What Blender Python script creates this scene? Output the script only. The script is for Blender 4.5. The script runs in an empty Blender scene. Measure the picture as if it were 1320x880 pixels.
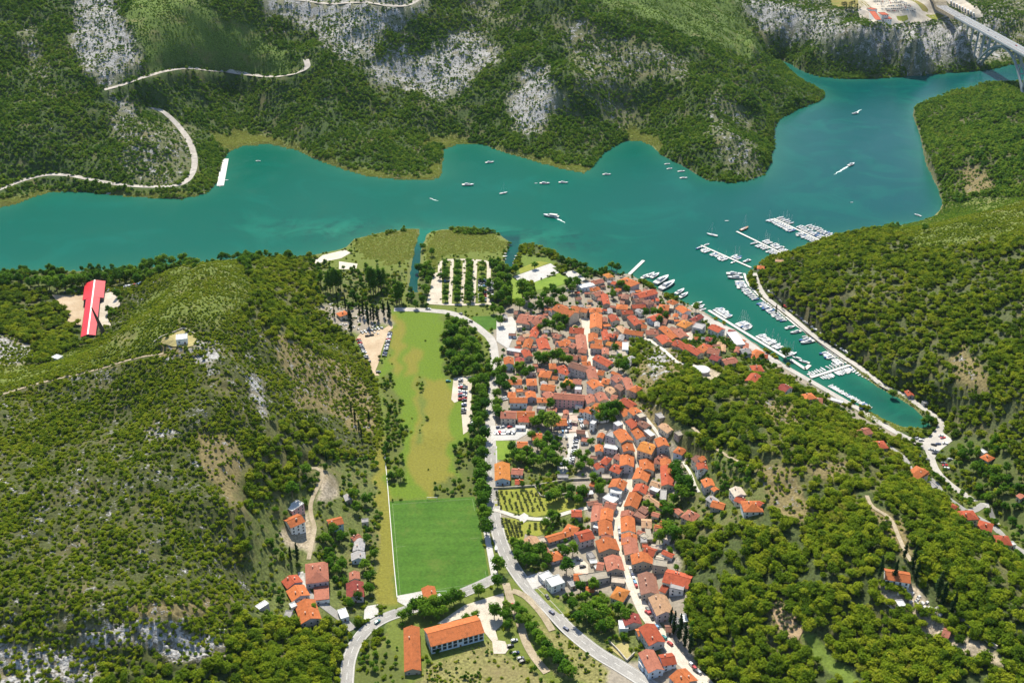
import bpy, bmesh, math, random
import numpy as np
from mathutils import Vector, Matrix
random.seed(7); RNG = np.random.default_rng(11)
PI = math.pi
SC = bpy.context.scene
COL = SC.collection
# ------------------------------------------------------------------ camera geometry (photo is 1320 x 880)
F, CX, CY, CAMH, PITCH = 1351.0, 660.0, 440.0, 474.0, math.radians(28.7)
SP, CP = math.sin(PITCH), math.cos(PITCH)
def project(X, Y, Z):
    d = Z - CAMH
    zc = Y*CP - d*SP
    yc = Y*SP + d*CP
    return CX + F*X/zc, CY - F*yc/zc
def unproject(px, py, h):
    u = (px-CX)/F; v = (py-CY)/F
    dx, dy, dz = u, CP - v*SP, -SP - v*CP
    t = (h-CAMH)/dz
    return t*dx, t*dy
def scale_at(py): return F*(SP + (py-CY)/F*CP)/CAMH      # px per metre on the ground
# ------------------------------------------------------------------ noise
def _hash(ix, iy, s):
    n = (ix.astype(np.int64)*374761393 + iy.astype(np.int64)*668265263 + s*974634777) & 0x7fffffff
    n = ((n ^ (n >> 13))*1274126177) & 0x7fffffff
    return ((n ^ (n >> 16)) & 0xffff)/65535.0
def vnoise(x, y, s=0):
    x = np.asarray(x, float); y = np.asarray(y, float)
    ix = np.floor(x).astype(np.int64); iy = np.floor(y).astype(np.int64)
    fx = x-ix; fy = y-iy; fx = fx*fx*(3-2*fx); fy = fy*fy*(3-2*fy)
    a = _hash(ix, iy, s); b = _hash(ix+1, iy, s); c = _hash(ix, iy+1, s); d = _hash(ix+1, iy+1, s)
    return (a*(1-fx)+b*fx)*(1-fy) + (c*(1-fx)+d*fx)*fy
def fbm(x, y, o=4, s=0):
    r = 0; a = 1; t = 0
    for i in range(o):
        r = r + a*vnoise(x, y, s+i*7); t += a; a *= .5; x = x*2.03+3.1; y = y*2.03+1.7
    return r/t
# ------------------------------------------------------------------ shoreline (photo pixels, water level 0)
WATER = [(-420,305),(-300,300),(-150,285),(0,267),(20,263),(43,253),(67,247),(110,247),(167,253),(233,257),(263,250),(277,240),(287,207),(293,197),(310,188),
(347,185),(383,193),(400,202),(440,217),(473,227),(507,230),(553,232),(568,227),(570,207),(572,192),(590,185),(620,185),(653,197),(687,207),
(723,217),(753,223),(765,213),(777,197),(800,183),(823,180),(840,188),(853,200),(880,213),(890,220),(910,232),(940,235),(967,232),(985,225),
(992,210),(997,187),(997,167),(1003,155),(1027,140),(1050,133),(1062,127),(1062,120),(1050,112),(1027,100),(1010,88),(1002,80),(1008,77),
(1020,83),(1037,92),(1057,99),(1093,102),(1147,100),(1207,95),(1250,92),(1273,90),(1300,84),(1320,83),(1450,70),(1620,50),(1790,40),(1790,90),(1620,95),(1450,102),
(1310,107),(1273,107),(1233,117),(1200,128),(1178,137),(1177,150),(1187,177),(1193,207),(1208,240),(1216,263),(1207,277),(1180,287),(1147,293),
(1072,305),(1045,315),(1020,328),(988,332),(982,339),(968,349),(961,357),(967,370),(981,385),(1007,404),(1040,431),(1080,461),(1097,472),
(1110,484),(1130,497),(1155,511),(1180,526),(1198,543),(1200,550),(1187,552),(1163,550),(1140,541),(1113,527),(1080,511),(1053,494),(1023,477),(1008,467),
(980,446),(947,425),(920,410),(908,402),(896,396),(876,387),(862,380),(845,371),(824,360),(812,353),(803,353),(773,351),(760,346),(733,335),
(707,323),(687,315),(673,313),(668,325),(661,343),(656,347),(650,343),(653,326),(657,316),(655,310),(640,300),(620,296),(593,295),(567,296),(551,301),
(547,310),(543,323),(541,343),(538,376),(527,376),(529,350),(534,320),(540,302),(540,295),(523,295),(490,300),(457,308),(447,318),(440,321),(407,328),
(377,331),(330,333),(250,340),(150,348),(0,352),(-150,356),(-300,360),(-420,364)]
CTRL = """1700 300 150;1700 600 130;1700 900 90;-380 500 80;-380 800 60;450 345 2;600 330 1.5;700 340 2;560 450 2;560 560 3;560 700 3;480 840 4;600 850 4;700 400 3;680 560 3;700 650 4;760 750 5;740 860 6;
820 400 4;760 450 4;760 540 4;800 600 6;820 700 8;840 800 10;880 870 12;850 620 13;862 720 15;880 400 4;730 385 5;520 880 4;640 880 5;620 950 6;760 950 8;
815 455 14;850 470 34;870 500 42;905 483 34;940 430 3;1010 478 3;1100 530 3;1180 575 4;1240 645 6;1290 690 8;1400 760 12;880 435 9;920 440 11;950 455 14;985 490 22;
900 520 48;960 560 58;1030 560 56;1000 530 48;1080 580 60;1160 640 64;1250 710 62;1330 780 58;870 600 16;880 700 20;900 800 18;940 870 16;
950 650 42;1000 700 46;1000 800 38;1100 700 56;1100 800 46;1100 880 40;1200 760 56;1200 880 50;1320 860 55;960 600 52;1450 900 60;1100 960 36;1300 960 50;880 950 14;
890 620 24;905 650 26;1060 520 22;1120 570 30;1200 625 22;1270 680 22;
1020 380 15.24;1060 330 18.96;1100 400 27.64;1150 330 37.56;1150 480 20.2;1200 400 42.52;1250 300 58.02;1250 200 39.42;1225 150 18.96;1300 135 27.64;1320 300 73.52;1320 400 64.22;1250 500 33.22;1320 500 51.82;1280 600 14.62;1320 640 16.48;1215 540 4;1400 300 85.92;1400 150 48.72;1400 500 67.32;1400 650 30.12;1500 400 92.12;1200 200 18.96;1215 500 22.68;1085 450 12;1250 560 12;1000 360 10;
400 345 6;370 345 12;330 342 28;262 345 84;200 352 40;120 390 4;30 360 5;60 430 8;115 424 3;95 410 3;140 415 6;20 480 30;150 440 20;190 400 36;200 370 26;170 362 6;90 370 4;
0 512 56;100 485 64;170 468 76;230 440 88;250 400 96;290 365 86;330 400 74;380 420 36;420 440 6;400 500 30;350 480 58;300 460 84;250 520 78;150 540 66;50 560 60;
350 580 46;440 520 9;465 600 4;400 600 24;300 650 54;200 640 66;100 650 68;0 650 70;350 680 24;400 700 9;450 690 4;440 760 4;370 770 12;330 760 18;250 740 48;
150 750 60;50 750 66;0 800 62;100 870 42;200 875 40;300 850 30;380 860 13;420 830 6;435 880 4;0 880 48;-200 600 80;-200 450 60;-200 370 14;-200 900 60;
120 800 60;220 795 56;120 832 48;220 832 44;60 525 58;300 950 26;0 960 46;430 960 4;470 480 2;480 380 2;430 395 4;
300 178 2;350 172 3;560 190 1;560 178 3;60 200 35;60 100 110;0 0 200;140 130 75;190 170 50;240 215 12;243 240 5;150 240 8;60 228 8;0 245 8;252 200 15;215 150 40;
300 150 15;300 110 42;390 90 75;330 92 70;300 60 110;200 50 130;250 10 170;400 40 115;450 10 160;450 100 68;400 150 32;500 190 12;480 130 42;520 90 65;600 80 82;
590 130 45;640 160 20;700 130 50;690 170 22;750 100 75;720 60 100;620 30 110;800 140 42;820 168 5;850 100 72;850 30 118;700 0 150;900 60 86;930 120 58;940 180 36;
900 190 22;970 130 44;1020 115 22;970 200 20;960 70 56;1000 62 22;930 20 84;550 150 25;450 190 14;100 20 170;100 160 60;30 170 50;190 95 92;160 108 84;
1040 62 36;1000 20 68;960 0 84;1100 38 72;1130 34 74;1180 34 76;1240 28 76;1150 85 12;1200 82 12;1100 88 12;1060 82 16;1240 70 9;1262 70 8;1222 72 10;1252 80 4;1285 66 9;1300 58 18;1320 20 60;1300 0 68;
1150 0 76;1400 0 80;1400 40 44;1150 -20 80;1000 -60 120;700 -60 190;300 -60 250;0 -60 290;-200 0 250;-200 150 120;-200 260 10;1500 0 80;1180 45 66;1120 50 60;500 -10 170"""
CTRL = [tuple(float(v) for v in c.split()) for c in CTRL.replace('\n','').split(';') if c.strip()]
# ------------------------------------------------------------------ height grid, a fan sampled from the plane z = 0
GX0, GX1, GY0, GY1, GS = -420, 1780, -130, 1090, 2.0
gpx = np.arange(GX0, GX1+.1, GS); gpy = np.arange(GY0, GY1+.1, GS)
PXG, PYG = np.meshgrid(gpx, gpy)
XG, YG = unproject(PXG, PYG, 0.0)
def poly_world(poly, h=0.0):
    a = np.array(poly, float); x, y = unproject(a[:,0], a[:,1], h); return np.stack([x, y], 1)
WPOLY = poly_world(WATER)
def inside(poly, x, y):
    r = np.zeros(x.shape, bool); n = len(poly)
    for i in range(n):
        x1, y1 = poly[i]; x2, y2 = poly[(i+1) % n]
        if y1 == y2: continue
        c = ((y1 > y) != (y2 > y)) & (x < (x2-x1)*(y-y1)/(y2-y1)+x1)
        r ^= c
    return r
def seg_dist(poly, x, y, closed=True):
    d = np.full(x.shape, 1e18); n = len(poly)
    for i in range(n if closed else n-1):
        ax, ay = poly[i]; bx, by = poly[(i+1) % n]
        vx, vy = bx-ax, by-ay; L = vx*vx+vy*vy+1e-9
        t = np.clip(((x-ax)*vx+(y-ay)*vy)/L, 0, 1)
        d = np.minimum(d, (x-ax-t*vx)**2+(y-ay-t*vy)**2)
    return np.sqrt(d)
wob = (fbm(XG/9, YG/9, 3, 5)-.5)
SD = seg_dist(WPOLY, XG, YG) * np.where(inside(WPOLY, XG, YG), -1, 1) + wob*3
NS = np.array(WATER[2:46], float)                        # the far bank: no slope steeper than about 24 degrees is asked of it
def far_limit(px, py, h):
    if px > 1010 or py > 262 or h < 3: return h
    k = np.argmin(np.abs(NS[:,0]-px)); same = NS[np.abs(NS[:,0]-px) <= abs(NS[k,0]-px)+12]
    sy = same[:,1].max(); ys = unproject(px, sy, 0)[1]
    x, y1 = unproject(px, py, 0); x, y2 = unproject(px, py, 100); tn = 100/(y1-y2)
    return max(min(h, (CAMH-ys*tn)/(1+tn/.37)), 1.5)
CTRL = [(a, b, far_limit(a, b, c)) for a, b, c in CTRL]
cp = np.array(CTRL); cxw, cyw = unproject(cp[:,0], cp[:,1], cp[:,2]); ch = cp[:,2]
shore = [WPOLY[i] for i in range(0, len(WPOLY), 2)]
cxw = np.concatenate([cxw, [s[0] for s in shore]]); cyw = np.concatenate([cyw, [s[1] for s in shore]]); ch = np.concatenate([ch, np.full(len(shore), 1.0)])
def kern(dx, dy): return np.sqrt(dx*dx+dy*dy+100.0)/100
n_ = len(ch); A = np.zeros((n_+1, n_+1)); A[:n_,:n_] = kern(cxw[:,None]-cxw[None], cyw[:,None]-cyw[None]) - np.eye(n_)*0.02
A[n_,:n_] = 1; A[:n_,n_] = 1
wts = np.linalg.solve(A, np.concatenate([ch, [0]]))
HG = np.full(XG.shape, wts[n_])
for i in range(n_): HG += wts[i]*kern(XG-cxw[i], YG-cyw[i])
HG = np.maximum(HG, 1.6)
amp = np.clip((HG-8)/30, 0, 1)
far = np.clip((YG-1150)/300, 0, 1)
HG += amp*((fbm(XG/70, YG/70, 3, 1)-.5)*(12+14*far) + (fbm(XG/20, YG/20, 3, 2)-.5)*5 + (fbm(XG/6, YG/6, 2, 3)-.5)*2.0)
HG += amp*far*(.5-np.abs(fbm(XG/120, YG/90, 3, 71)-.5)*2-.35)*16*(SD > 25)*np.clip((SD-25)/60, 0, 1)
HG = np.maximum(HG, 1.4)
_px, _py = project(XG, YG, HG)
_cl = np.clip((_px-930)/40, 0, 1)*np.clip((112-_py)/20, 0, 1)*np.clip((_py-28)/10, 0, 1)*np.clip((HG-6)/20, 0, 1)
HG -= _cl*(np.abs(fbm(XG/34, YG/60, 4, 61)-.5)*-70+9) ; HG -= _cl*(fbm(XG/9, YG/9, 3, 62)-.5)*12
_ll = np.clip((330-_px)/40, 0, 1)*np.clip((_py-770)/30, 0, 1)
HG += _ll*(np.round(fbm(XG/40, YG/22, 3, 63)*7)/7-fbm(XG/40, YG/22, 3, 63))*22
HG = np.maximum(HG, 1.4)
HG = np.where(SD > 0, HG*np.clip(SD/9+.12*np.clip(SD,0,1), 0, 1)**.8, -np.minimum(-SD*.5, 5.0))
def height(x, y):
    px, py = project(np.asarray(x, float), np.asarray(y, float), 0.0)
    fx = np.clip((px-GX0)/GS, 0, len(gpx)-1.001); fy = np.clip((py-GY0)/GS, 0, len(gpy)-1.001)
    ix = fx.astype(int); iy = fy.astype(int); fx = fx-ix; fy = fy-iy
    return (HG[iy,ix]*(1-fx)+HG[iy,ix+1]*fx)*(1-fy) + (HG[iy+1,ix]*(1-fx)+HG[iy+1,ix+1]*fx)*fy
def ground(px, py, off=0.0):
    """first point of the terrain (raised by off) that the pixel's line of sight meets"""
    u = (px-CX)/F; v = (py-CY)/F
    dx, dy, dz = u, CP - v*SP, -SP - v*CP
    t0 = (320.0-CAMH)/dz; t1 = (off-CAMH-.5)/dz if dz < 0 else t0*20
    t = np.linspace(t0, t1, 700); x = t*dx; y = t*dy; z = CAMH+t*dz
    g = z - np.maximum(height(x, y), 0) - off
    k = np.argmax(g < 0)
    if g[k] >= 0: k = len(t)-1
    if k == 0: k = 1
    a = g[k-1]/(g[k-1]-g[k]+1e-9); a = min(max(a, 0), 1); tt = t[k-1]+(t[k]-t[k-1])*a
    return Vector((tt*dx, tt*dy, CAMH+tt*dz-off))
# ------------------------------------------------------------------ materials
MATS = {}
def new_mat(name):
    m = bpy.data.materials.new(name); m.use_nodes = True
    nt = m.node_tree; b = nt.nodes['Principled BSDF']
    return m, nt, b
def N(nt, t, **kw):
    n = nt.nodes.new(t)
    for k, v in kw.items(): setattr(n, k, v)
    return n
def ramp(nt, stops, interp='LINEAR'):
    n = nt.nodes.new('ShaderNodeValToRGB'); cr = n.color_ramp; cr.interpolation = interp
    while len(cr.elements) < len(stops): cr.elements.new(.5)
    for e, (p, c) in zip(cr.elements, stops):
        e.position = p; e.color = (c[0], c[1], c[2], 1) if not isinstance(c, (int, float)) else (c, c, c, 1)
    return n
def mat(name, col, rough=.7, var=.15, scale=1.0, bump=0, metallic=0, rnd=0.0, spec=.4):
    """plain surface with procedural mottling (object coordinates), optional per-object value shift"""
    if name in MATS: return MATS[name]
    m, nt, b = new_mat(name)
    tc = N(nt, 'ShaderNodeTexCoord'); nz = N(nt, 'ShaderNodeTexNoise'); nz.inputs['Scale'].default_value = scale; nz.inputs['Detail'].default_value = 4
    nt.links.new(tc.outputs['Object'], nz.inputs['Vector'])
    r = ramp(nt, [(.3, [c*(1-var) for c in col]), (.7, [min(1, c*(1+var)) for c in col])])
    nt.links.new(nz.outputs['Fac'], r.inputs['Fac'])
    out = r.outputs['Color']
    if rnd:
        oi = N(nt, 'ShaderNodeObjectInfo'); hs = N(nt, 'ShaderNodeHueSaturation'); mr = N(nt, 'ShaderNodeMapRange')
        mr.inputs['To Min'].default_value = 1-rnd; mr.inputs['To Max'].default_value = 1+rnd
        nt.links.new(oi.outputs['Random'], mr.inputs['Value']); nt.links.new(mr.outputs['Result'], hs.inputs['Value']); nt.links.new(out, hs.inputs['Color']); out = hs.outputs['Color']
    nt.links.new(out, b.inputs['Base Color'])
    b.inputs['Roughness'].default_value = rough; b.inputs['Metallic'].default_value = metallic; b.inputs['Specular IOR Level'].default_value = spec
    if bump:
        bp = N(nt, 'ShaderNodeBump'); bp.inputs['Strength'].default_value = bump; bp.inputs['Distance'].default_value = .3
        nt.links.new(nz.outputs['Fac'], bp.inputs['Height']); nt.links.new(bp.outputs['Normal'], b.inputs['Normal'])
    MATS[name] = m; return m
def ground_mat(name, a, b_, scale=.15, c=None, fine=1.5, rough=.9, bump=.3):
    """two tones of a ground cover mixed in world space, with a finer grain"""
    if name in MATS: return MATS[name]
    m, nt, b = new_mat(name); g = N(nt, 'ShaderNodeNewGeometry')
    n1 = N(nt, 'ShaderNodeTexNoise'); n1.inputs['Scale'].default_value = scale; n1.inputs['Detail'].default_value = 6; n1.inputs['Roughness'].default_value = .65
    n2 = N(nt, 'ShaderNodeTexNoise'); n2.inputs['Scale'].default_value = fine; n2.inputs['Detail'].default_value = 3
    for n in (n1, n2): nt.links.new(g.outputs['Position'], n.inputs['Vector'])
    st = [(.35, a), (.65, b_)] if c is None else [(.3, a), (.5, b_), (.7, c)]
    r = ramp(nt, st); nt.links.new(n1.outputs['Fac'], r.inputs['Fac'])
    mr = N(nt, 'ShaderNodeMapRange'); mr.inputs['From Min'].default_value = .3; mr.inputs['From Max'].default_value = .7; mr.inputs['To Min'].default_value = .8; mr.inputs['To Max'].default_value = 1.2
    nt.links.new(n2.outputs['Fac'], mr.inputs['Value'])
    mx = N(nt, 'ShaderNodeMix', data_type='RGBA', blend_type='MULTIPLY'); mx.inputs[0].default_value = 1
    nt.links.new(r.outputs['Color'], mx.inputs[6]); nt.links.new(mr.outputs['Result'], mx.inputs[7]); nt.links.new(mx.outputs[2], b.inputs['Base Color'])
    b.inputs['Roughness'].default_value = rough; b.inputs['Specular IOR Level'].default_value = .2
    if bump:
        bp = N(nt, 'ShaderNodeBump'); bp.inputs['Strength'].default_value = bump; bp.inputs['Distance'].default_value = .5
        nt.links.new(n2.outputs['Fac'], bp.inputs['Height']); nt.links.new(bp.outputs['Normal'], b.inputs['Normal'])
    MATS[name] = m; return m
# ------------------------------------------------------------------ objects
def link(o):
    COL.objects.link(o); return o
def mesh(name, vs, fs, mats=None, mi=None, smooth=False):
    me = bpy.data.meshes.new(name); me.from_pydata(vs, [], fs)
    for m in (mats or []): me.materials.append(m)
    if mi is not None: me.polygons.foreach_set('material_index', mi)
    if smooth: me.polygons.foreach_set('use_smooth', [True]*len(me.polygons))
    me.update(); return me
def put(name, me, parent=None, loc=None, rz=None, scale=None):
    o = bpy.data.objects.new(name, me); link(o)
    if parent is not None: o.parent = parent
    if loc is not None: o.location = loc
    if rz is not None: o.rotation_euler = (0, 0, rz)
    if scale is not None: o.scale = scale if hasattr(scale, '__len__') else (scale,)*3
    return o
def tag(o, label, cat=None, group=None, kind=None):
    o['label'] = label
    if cat: o['category'] = cat
    if group: o['group'] = group
    if kind: o['kind'] = kind
    return o
def empty(name, loc, rz=0, scale=1):
    return put(name, None, None, loc, rz, scale)
class MB:
    """collects boxes, prisms and tubes into one mesh"""
    def __init__(s): s.v = []; s.f = []
    def add(s, v, f):
        n = len(s.v); s.v += [tuple(p) for p in v]; s.f += [tuple(n+i for i in q) for q in f]; return s
    def box(s, x0, y0, z0, x1, y1, z1):
        return s.add([(x0,y0,z0),(x1,y0,z0),(x1,y1,z0),(x0,y1,z0),(x0,y0,z1),(x1,y0,z1),(x1,y1,z1),(x0,y1,z1)],
                     [(0,3,2,1),(4,5,6,7),(0,1,5,4),(1,2,6,5),(2,3,7,6),(3,0,4,7)])
    def tube(s, p, q, r0, r1=None, n=6, cap=True):
        p = Vector(p); q = Vector(q); r1 = r0 if r1 is None else r1; d = (q-p).normalized()
        a = d.orthogonal().normalized(); b = d.cross(a); v = []
        for c, r in ((p, r0), (q, r1)):
            for i in range(n): t = 2*PI*i/n; v.append(c + a*math.cos(t)*r + b*math.sin(t)*r)
        f = [(i, (i+1) % n, n+(i+1) % n, n+i) for i in range(n)]
        if cap: f += [tuple(range(n-1, -1, -1)), tuple(range(n, 2*n))]
        return s.add(v, f)
    def bar(s, p, q, w, h):
        """box beam from p to q, width w, height h"""
        p = Vector(p); q = Vector(q); d = (q-p).normalized(); a = d.cross(Vector((0,0,1)))
        a = (a.normalized() if a.length > 1e-3 else Vector((1,0,0)))*w/2; b = a.cross(d).normalized()*h/2
        v = [c+sx*a+sz*b for c in (p, q) for sx, sz in ((-1,-1),(1,-1),(1,1),(-1,1))]
        return s.add(v, [(0,1,2,3),(7,6,5,4),(0,4,5,1),(1,5,6,2),(2,6,7,3),(3,7,4,0)])
    def mesh(s, name, m, smooth=False): return mesh(name, s.v, s.f, [m] if m else None, None, smooth)
    def put(s, name, m, parent=None, **kw): return put(name, s.mesh(name, m), parent, **kw)
# ------------------------------------------------------------------ roads: first cut them into the slopes
def smooth_line(pts, step=4.0):
    P = [Vector(p) for p in pts]; out = []
    for i in range(len(P)-1):
        a = P[max(i-1,0)]; b = P[i]; c = P[i+1]; d = P[min(i+2,len(P)-1)]
        n = max(1, int((c-b).length/step))
        for k in range(n):
            t = k/n
            out.append(.5*((2*b)+(c-a)*t+(2*a-5*b+4*c-d)*t*t+(3*b-a-3*c+d)*t**3))
    out.append(P[-1]); return out
ROADS = [ # name, label, material, width m, pixels
('main_road','asphalt','grey asphalt road with white edge lines running down past the football pitch to the bottom of the picture',9,[(633,575),(633,600),(633,626),(637,659),(643,690),(653,716),(667,739),(681,757),(707,783),(733,811),(767,839),(800,859),(833,880),(875,908)]),
('side_road','asphalt','curved asphalt road bending between the pitch and the white facade hall',8,[(446,905),(447,876),(450,849),(460,826),(477,808),(497,796),(520,788),(550,779),(583,769),(613,757),(645,742)]),
('bridge_road','paleroad','pale road running from the cypress cemetery past the tree car park to the old town',8,[(508,399),(530,399),(550,400),(583,404),(607,416),(622,427),(634,440),(638,470),(636,500),(633,523),(632,546),(633,575)]),
('old_town_street','paving','long narrow pale street winding between the terracotta roofs',8,[(735,396),(752,408),(756,422),(758,443),(761,460),(765,475),(771,488),(779,503),(786,515),(794,528),(802,540),(810,554),(818,570),(822,584),(823,600),(818,613),(811,630),(802,648),(795,664),(794,677),(796,691),(800,702),(805,718),(811,741),(820,764),(830,788),(843,806),(857,825),(871,844),(888,860),(908,879),(930,903)]),
('quay_road','paleroad','pale quay road along the town side of the marina',5.5,[(905,408),(925,421),(947,434),(980,456),(1007,470),(1040,489),(1067,505),(1090,518),(1113,531),(1147,551),(1172,564),(1193,572),(1208,597),(1227,616),(1252,635),(1269,650),(1290,670)]),
('promenade','paleroad','pale road along the wooded side of the marina rounding its closed end',5.5,[(972,352),(985,377),(1016,403),(1050,430),(1083,456),(1107,469),(1140,488),(1167,505),(1190,519),(1209,532),(1214,545),(1207,558),(1195,571)]),
('valley_lane','asphalt','narrow lane along the row of orange roofs at the foot of the wooded ridge',5,[(1140,572),(1149,579),(1165,591),(1177,604),(1200,620),(1217,637),(1240,655),(1262,669),(1283,684),(1304,701),(1330,716)]),
('lane_link','asphalt','short link between the two lanes in the side valley',5,[(1242,657),(1256,659),(1268,651)]),
('shore_road','rockroad','white edged road climbing from the far river bank around the rocky spur',8,[(-20,252),(5,242),(30,232),(60,226),(90,226),(120,232),(160,239),(200,241),(230,239),(245,229),(251,210),(246,187),(232,165),(212,146),(190,132)]),
('upper_road','rockroad','upper stretch of the white edged road across the far hillside',9,[(135,118),(162,108),(190,94),(230,89),(265,90),(300,93),(340,98),(370,99),(387,95),(396,84),(394,73)]),
('top_road','rockroad','pale road along the top of the far limestone slope',9,[(360,-3),(400,3),(440,7),(500,9),(525,7),(540,-2)]),
('hill_path','dirt','dirt path following the ridge of the left hill up to the square stone hut',2.3,[(-20,518),(0,512),(60,495),(120,478),(160,468),(185,459),(210,451)]),
('quarry_track','dirt','dirt track climbing from the small settlement at the foot of the left hill',3.0,[(398,722),(402,705),(406,684),(402,668),(400,650),(404,637),(414,622),(416,612),(408,604),(398,598)]),
('settlement_road','asphalt','short street of the small settlement joining the curved road',5,[(391,738),(392,755),(400,768),(410,775),(426,787),(443,800),(455,812)]),
('orchard_path','whitepath','white path crossing the olive orchard',3.6,[(637,657),(654,662),(669,667),(682,668),(700,669),(717,665),(734,660),(751,656),(768,653)]),
('yard_track','dirt','sandy track running down beside the hall towards the bottom edge',5,[(652,752),(658,773),(668,797),(678,828),(690,848),(705,866)]),
('gravel_lane','dirt','sandy lane beside the main road below the junction',4.5,[(660,762),(676,768),(697,789),(712,812)]),
('ridge_track','dirt','dirt track along the top of the wooded ridge',2.8,[(893,552),(903,566),(920,577),(945,591),(972,599)]),
('wood_track','dirt','dirt track through the pines above the walled cemetery',2.6,[(1117,640),(1125,652),(1147,669),(1158,690),(1167,709),(1175,724)]),
('tank_road','whitepath','white track leading to the round water tank',3.5,[(826,437),(834,438),(850,447),(861,456),(874,466),(891,471),(908,477)]),
('garden_lane','whitepath','thin lane behind the upper row of roofs beside the main street',3,[(824,529),(829,536),(842,549),(850,560),(856,575)]),
('footpath','whitepath','thin footpath among the scattered houses under the wooded ridge',2.4,[(880,598),(889,607),(893,616),(896,626),(901,634)]),
]
def world_line(pts, step=4.0):
    w = [ground(*p) for p in pts]; return smooth_line(w, step)
ROADLINES = []
for (nm, mt, lb, wd, px) in ROADS:
    ln = world_line(px); zs = np.array([max(float(height(p.x, p.y)), 1.2) for p in ln])
    k = 9 if mt in ('rockroad','dirt') else 5
    zp = np.pad(zs, k, mode='edge'); zs = np.array([zp[i:i+2*k+1].mean() for i in range(len(zs))])
    if nm in ('promenade', 'quay_road'): zs = np.full(len(ln), 1.7)
    for p, z in zip(ln, zs): p.z = z
    ROADLINES.append(ln)
ROADMASK = np.zeros(XG.shape, bool)
for (nm, mt, lb, wd, px), ln in zip(ROADS, ROADLINES):
    a = np.array([(p.x, p.y, p.z) for p in ln[::2]] + [(ln[-1].x, ln[-1].y, ln[-1].z)])
    pad = wd+14
    bb = (XG > a[:,0].min()-pad)&(XG < a[:,0].max()+pad)&(YG > a[:,1].min()-pad)&(YG < a[:,1].max()+pad)
    idx = np.nonzero(bb); x = XG[idx]; y = YG[idx]; best = np.full(x.shape, 1e9); bz = np.zeros(x.shape)
    for i in range(len(a)-1):
        vx, vy = a[i+1,:2]-a[i,:2]; L = vx*vx+vy*vy+1e-9
        t = np.clip(((x-a[i,0])*vx+(y-a[i,1])*vy)/L, 0, 1); d = np.hypot(x-a[i,0]-t*vx, y-a[i,1]-t*vy)
        m = d < best; best[m] = d[m]; bz[m] = (a[i,2]+t*(a[i+1,2]-a[i,2]))[m]
    wgt = np.clip(1-(best-wd/2-2.5)/8.0, 0, 1)**1.5
    wgt = np.where(best < wd/2+2.5, 1, wgt) * (SD[idx] > -2)
    HG[idx] = np.where(HG[idx] > .3, HG[idx]*(1-wgt)+bz*wgt, HG[idx])
    ROADMASK[idx] |= best < wd/2+.9
# ------------------------------------------------------------------ land cover
# class: soil colour, rock share, plants per 100 m2, radius range, kind weights (pine, bush, broadleaf, tall), region
CLS = {
 'farwood': ((.05,.078,.022), .26, 17.0, 1.1, 3.1, (.75,.25,0,0)),
 'farscrub':((.10,.15,.03), .05, 16.0, .8, 1.5, (.1,.9,0,0)),
 'farkarst':((.20,.20,.13), .82, 8.0, .9, 2.3, (.4,.6,0,0)),
 'farmix':  ((.12,.13,.06), .55, 9.0, 1.4, 2.5, (.5,.5,0,0)),
 'cliff':   ((.15,.16,.12), .80, 4.0, 1.3, 2.5, (.4,.6,0,0)),
 'reed':    ((.15,.18,.04), 0, 0.0, 1, 1.5, (0,1,0,0)),
 'maquis':  ((.065,.075,.025), .44, 34.0, .75, 2.1, (.14,.86,0,0)),
 'crest':   ((.11,.14,.028), .1, 40.0, .8, 1.5, (0,1,0,0)),
 'dry':     ((.18,.145,.065), .45, 12.0, 1.0, 2.0, (.25,.75,0,0)),
 'karst':   ((.22,.20,.14), .80, 15.0, 1.0, 1.9, (.25,.75,0,0)),
 'wood':    ((.06,.078,.025), .08, 12.0, 1.5, 4.7, (.9,.1,0,0)),
 'openwood':((.095,.10,.035), .32, 11.0, 1.3, 4.2, (.75,.25,0,0)),
 'rightwood':((.075,.088,.035), .12, 14.0, 1.3, 4.0, (.85,.15,0,0)),
 'darkwood':((.05,.055,.025), .12, 11.0, 2.0, 4.2, (1,0,0,0)),
 'leafy':   ((.08,.10,.03), 0, 5.0, 2.0, 4.2, (.1,.3,.6,0)),
 'garden':  ((.10,.12,.035), .1, 9.0, 1.2, 2.8, (.1,.45,.45,0)),
 'town':    ((.27,.235,.185), 0, 1.7, 1.2, 2.4, (0,.4,.6,0)),
 'meadow':  ((.12,.15,.03), 0, 2.0, 1.0, 2.4, (0,.7,.3,0)),
 'thicket': ((.10,.12,.03), 0, 7.0, 1.2, 2.6, (0,.6,.4,0)),
 'brightgrass': ((.11,.17,.018), 0, .05, .8, 1.3, (0,1,0,0)),
 'roughfield': ((.19,.18,.065), .2, 11.0, .7, 1.7, (0,.85,.15,0)),
 'dullgrass': ((.18,.17,.03), 0, .08, .8, 1.3, (0,1,0,0)),
 'bare':    ((.36,.30,.22), .3, .0, 1, 1.5, (0,1,0,0)),
 'lawn':    ((.12,.17,.03), 0, .0, 1, 1.5, (0,1,0,0)),
 'sand':    ((.55,.48,.38), 0, .0, 1, 1.5, (0,1,0,0)),
}
CN = list(CLS)
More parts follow.
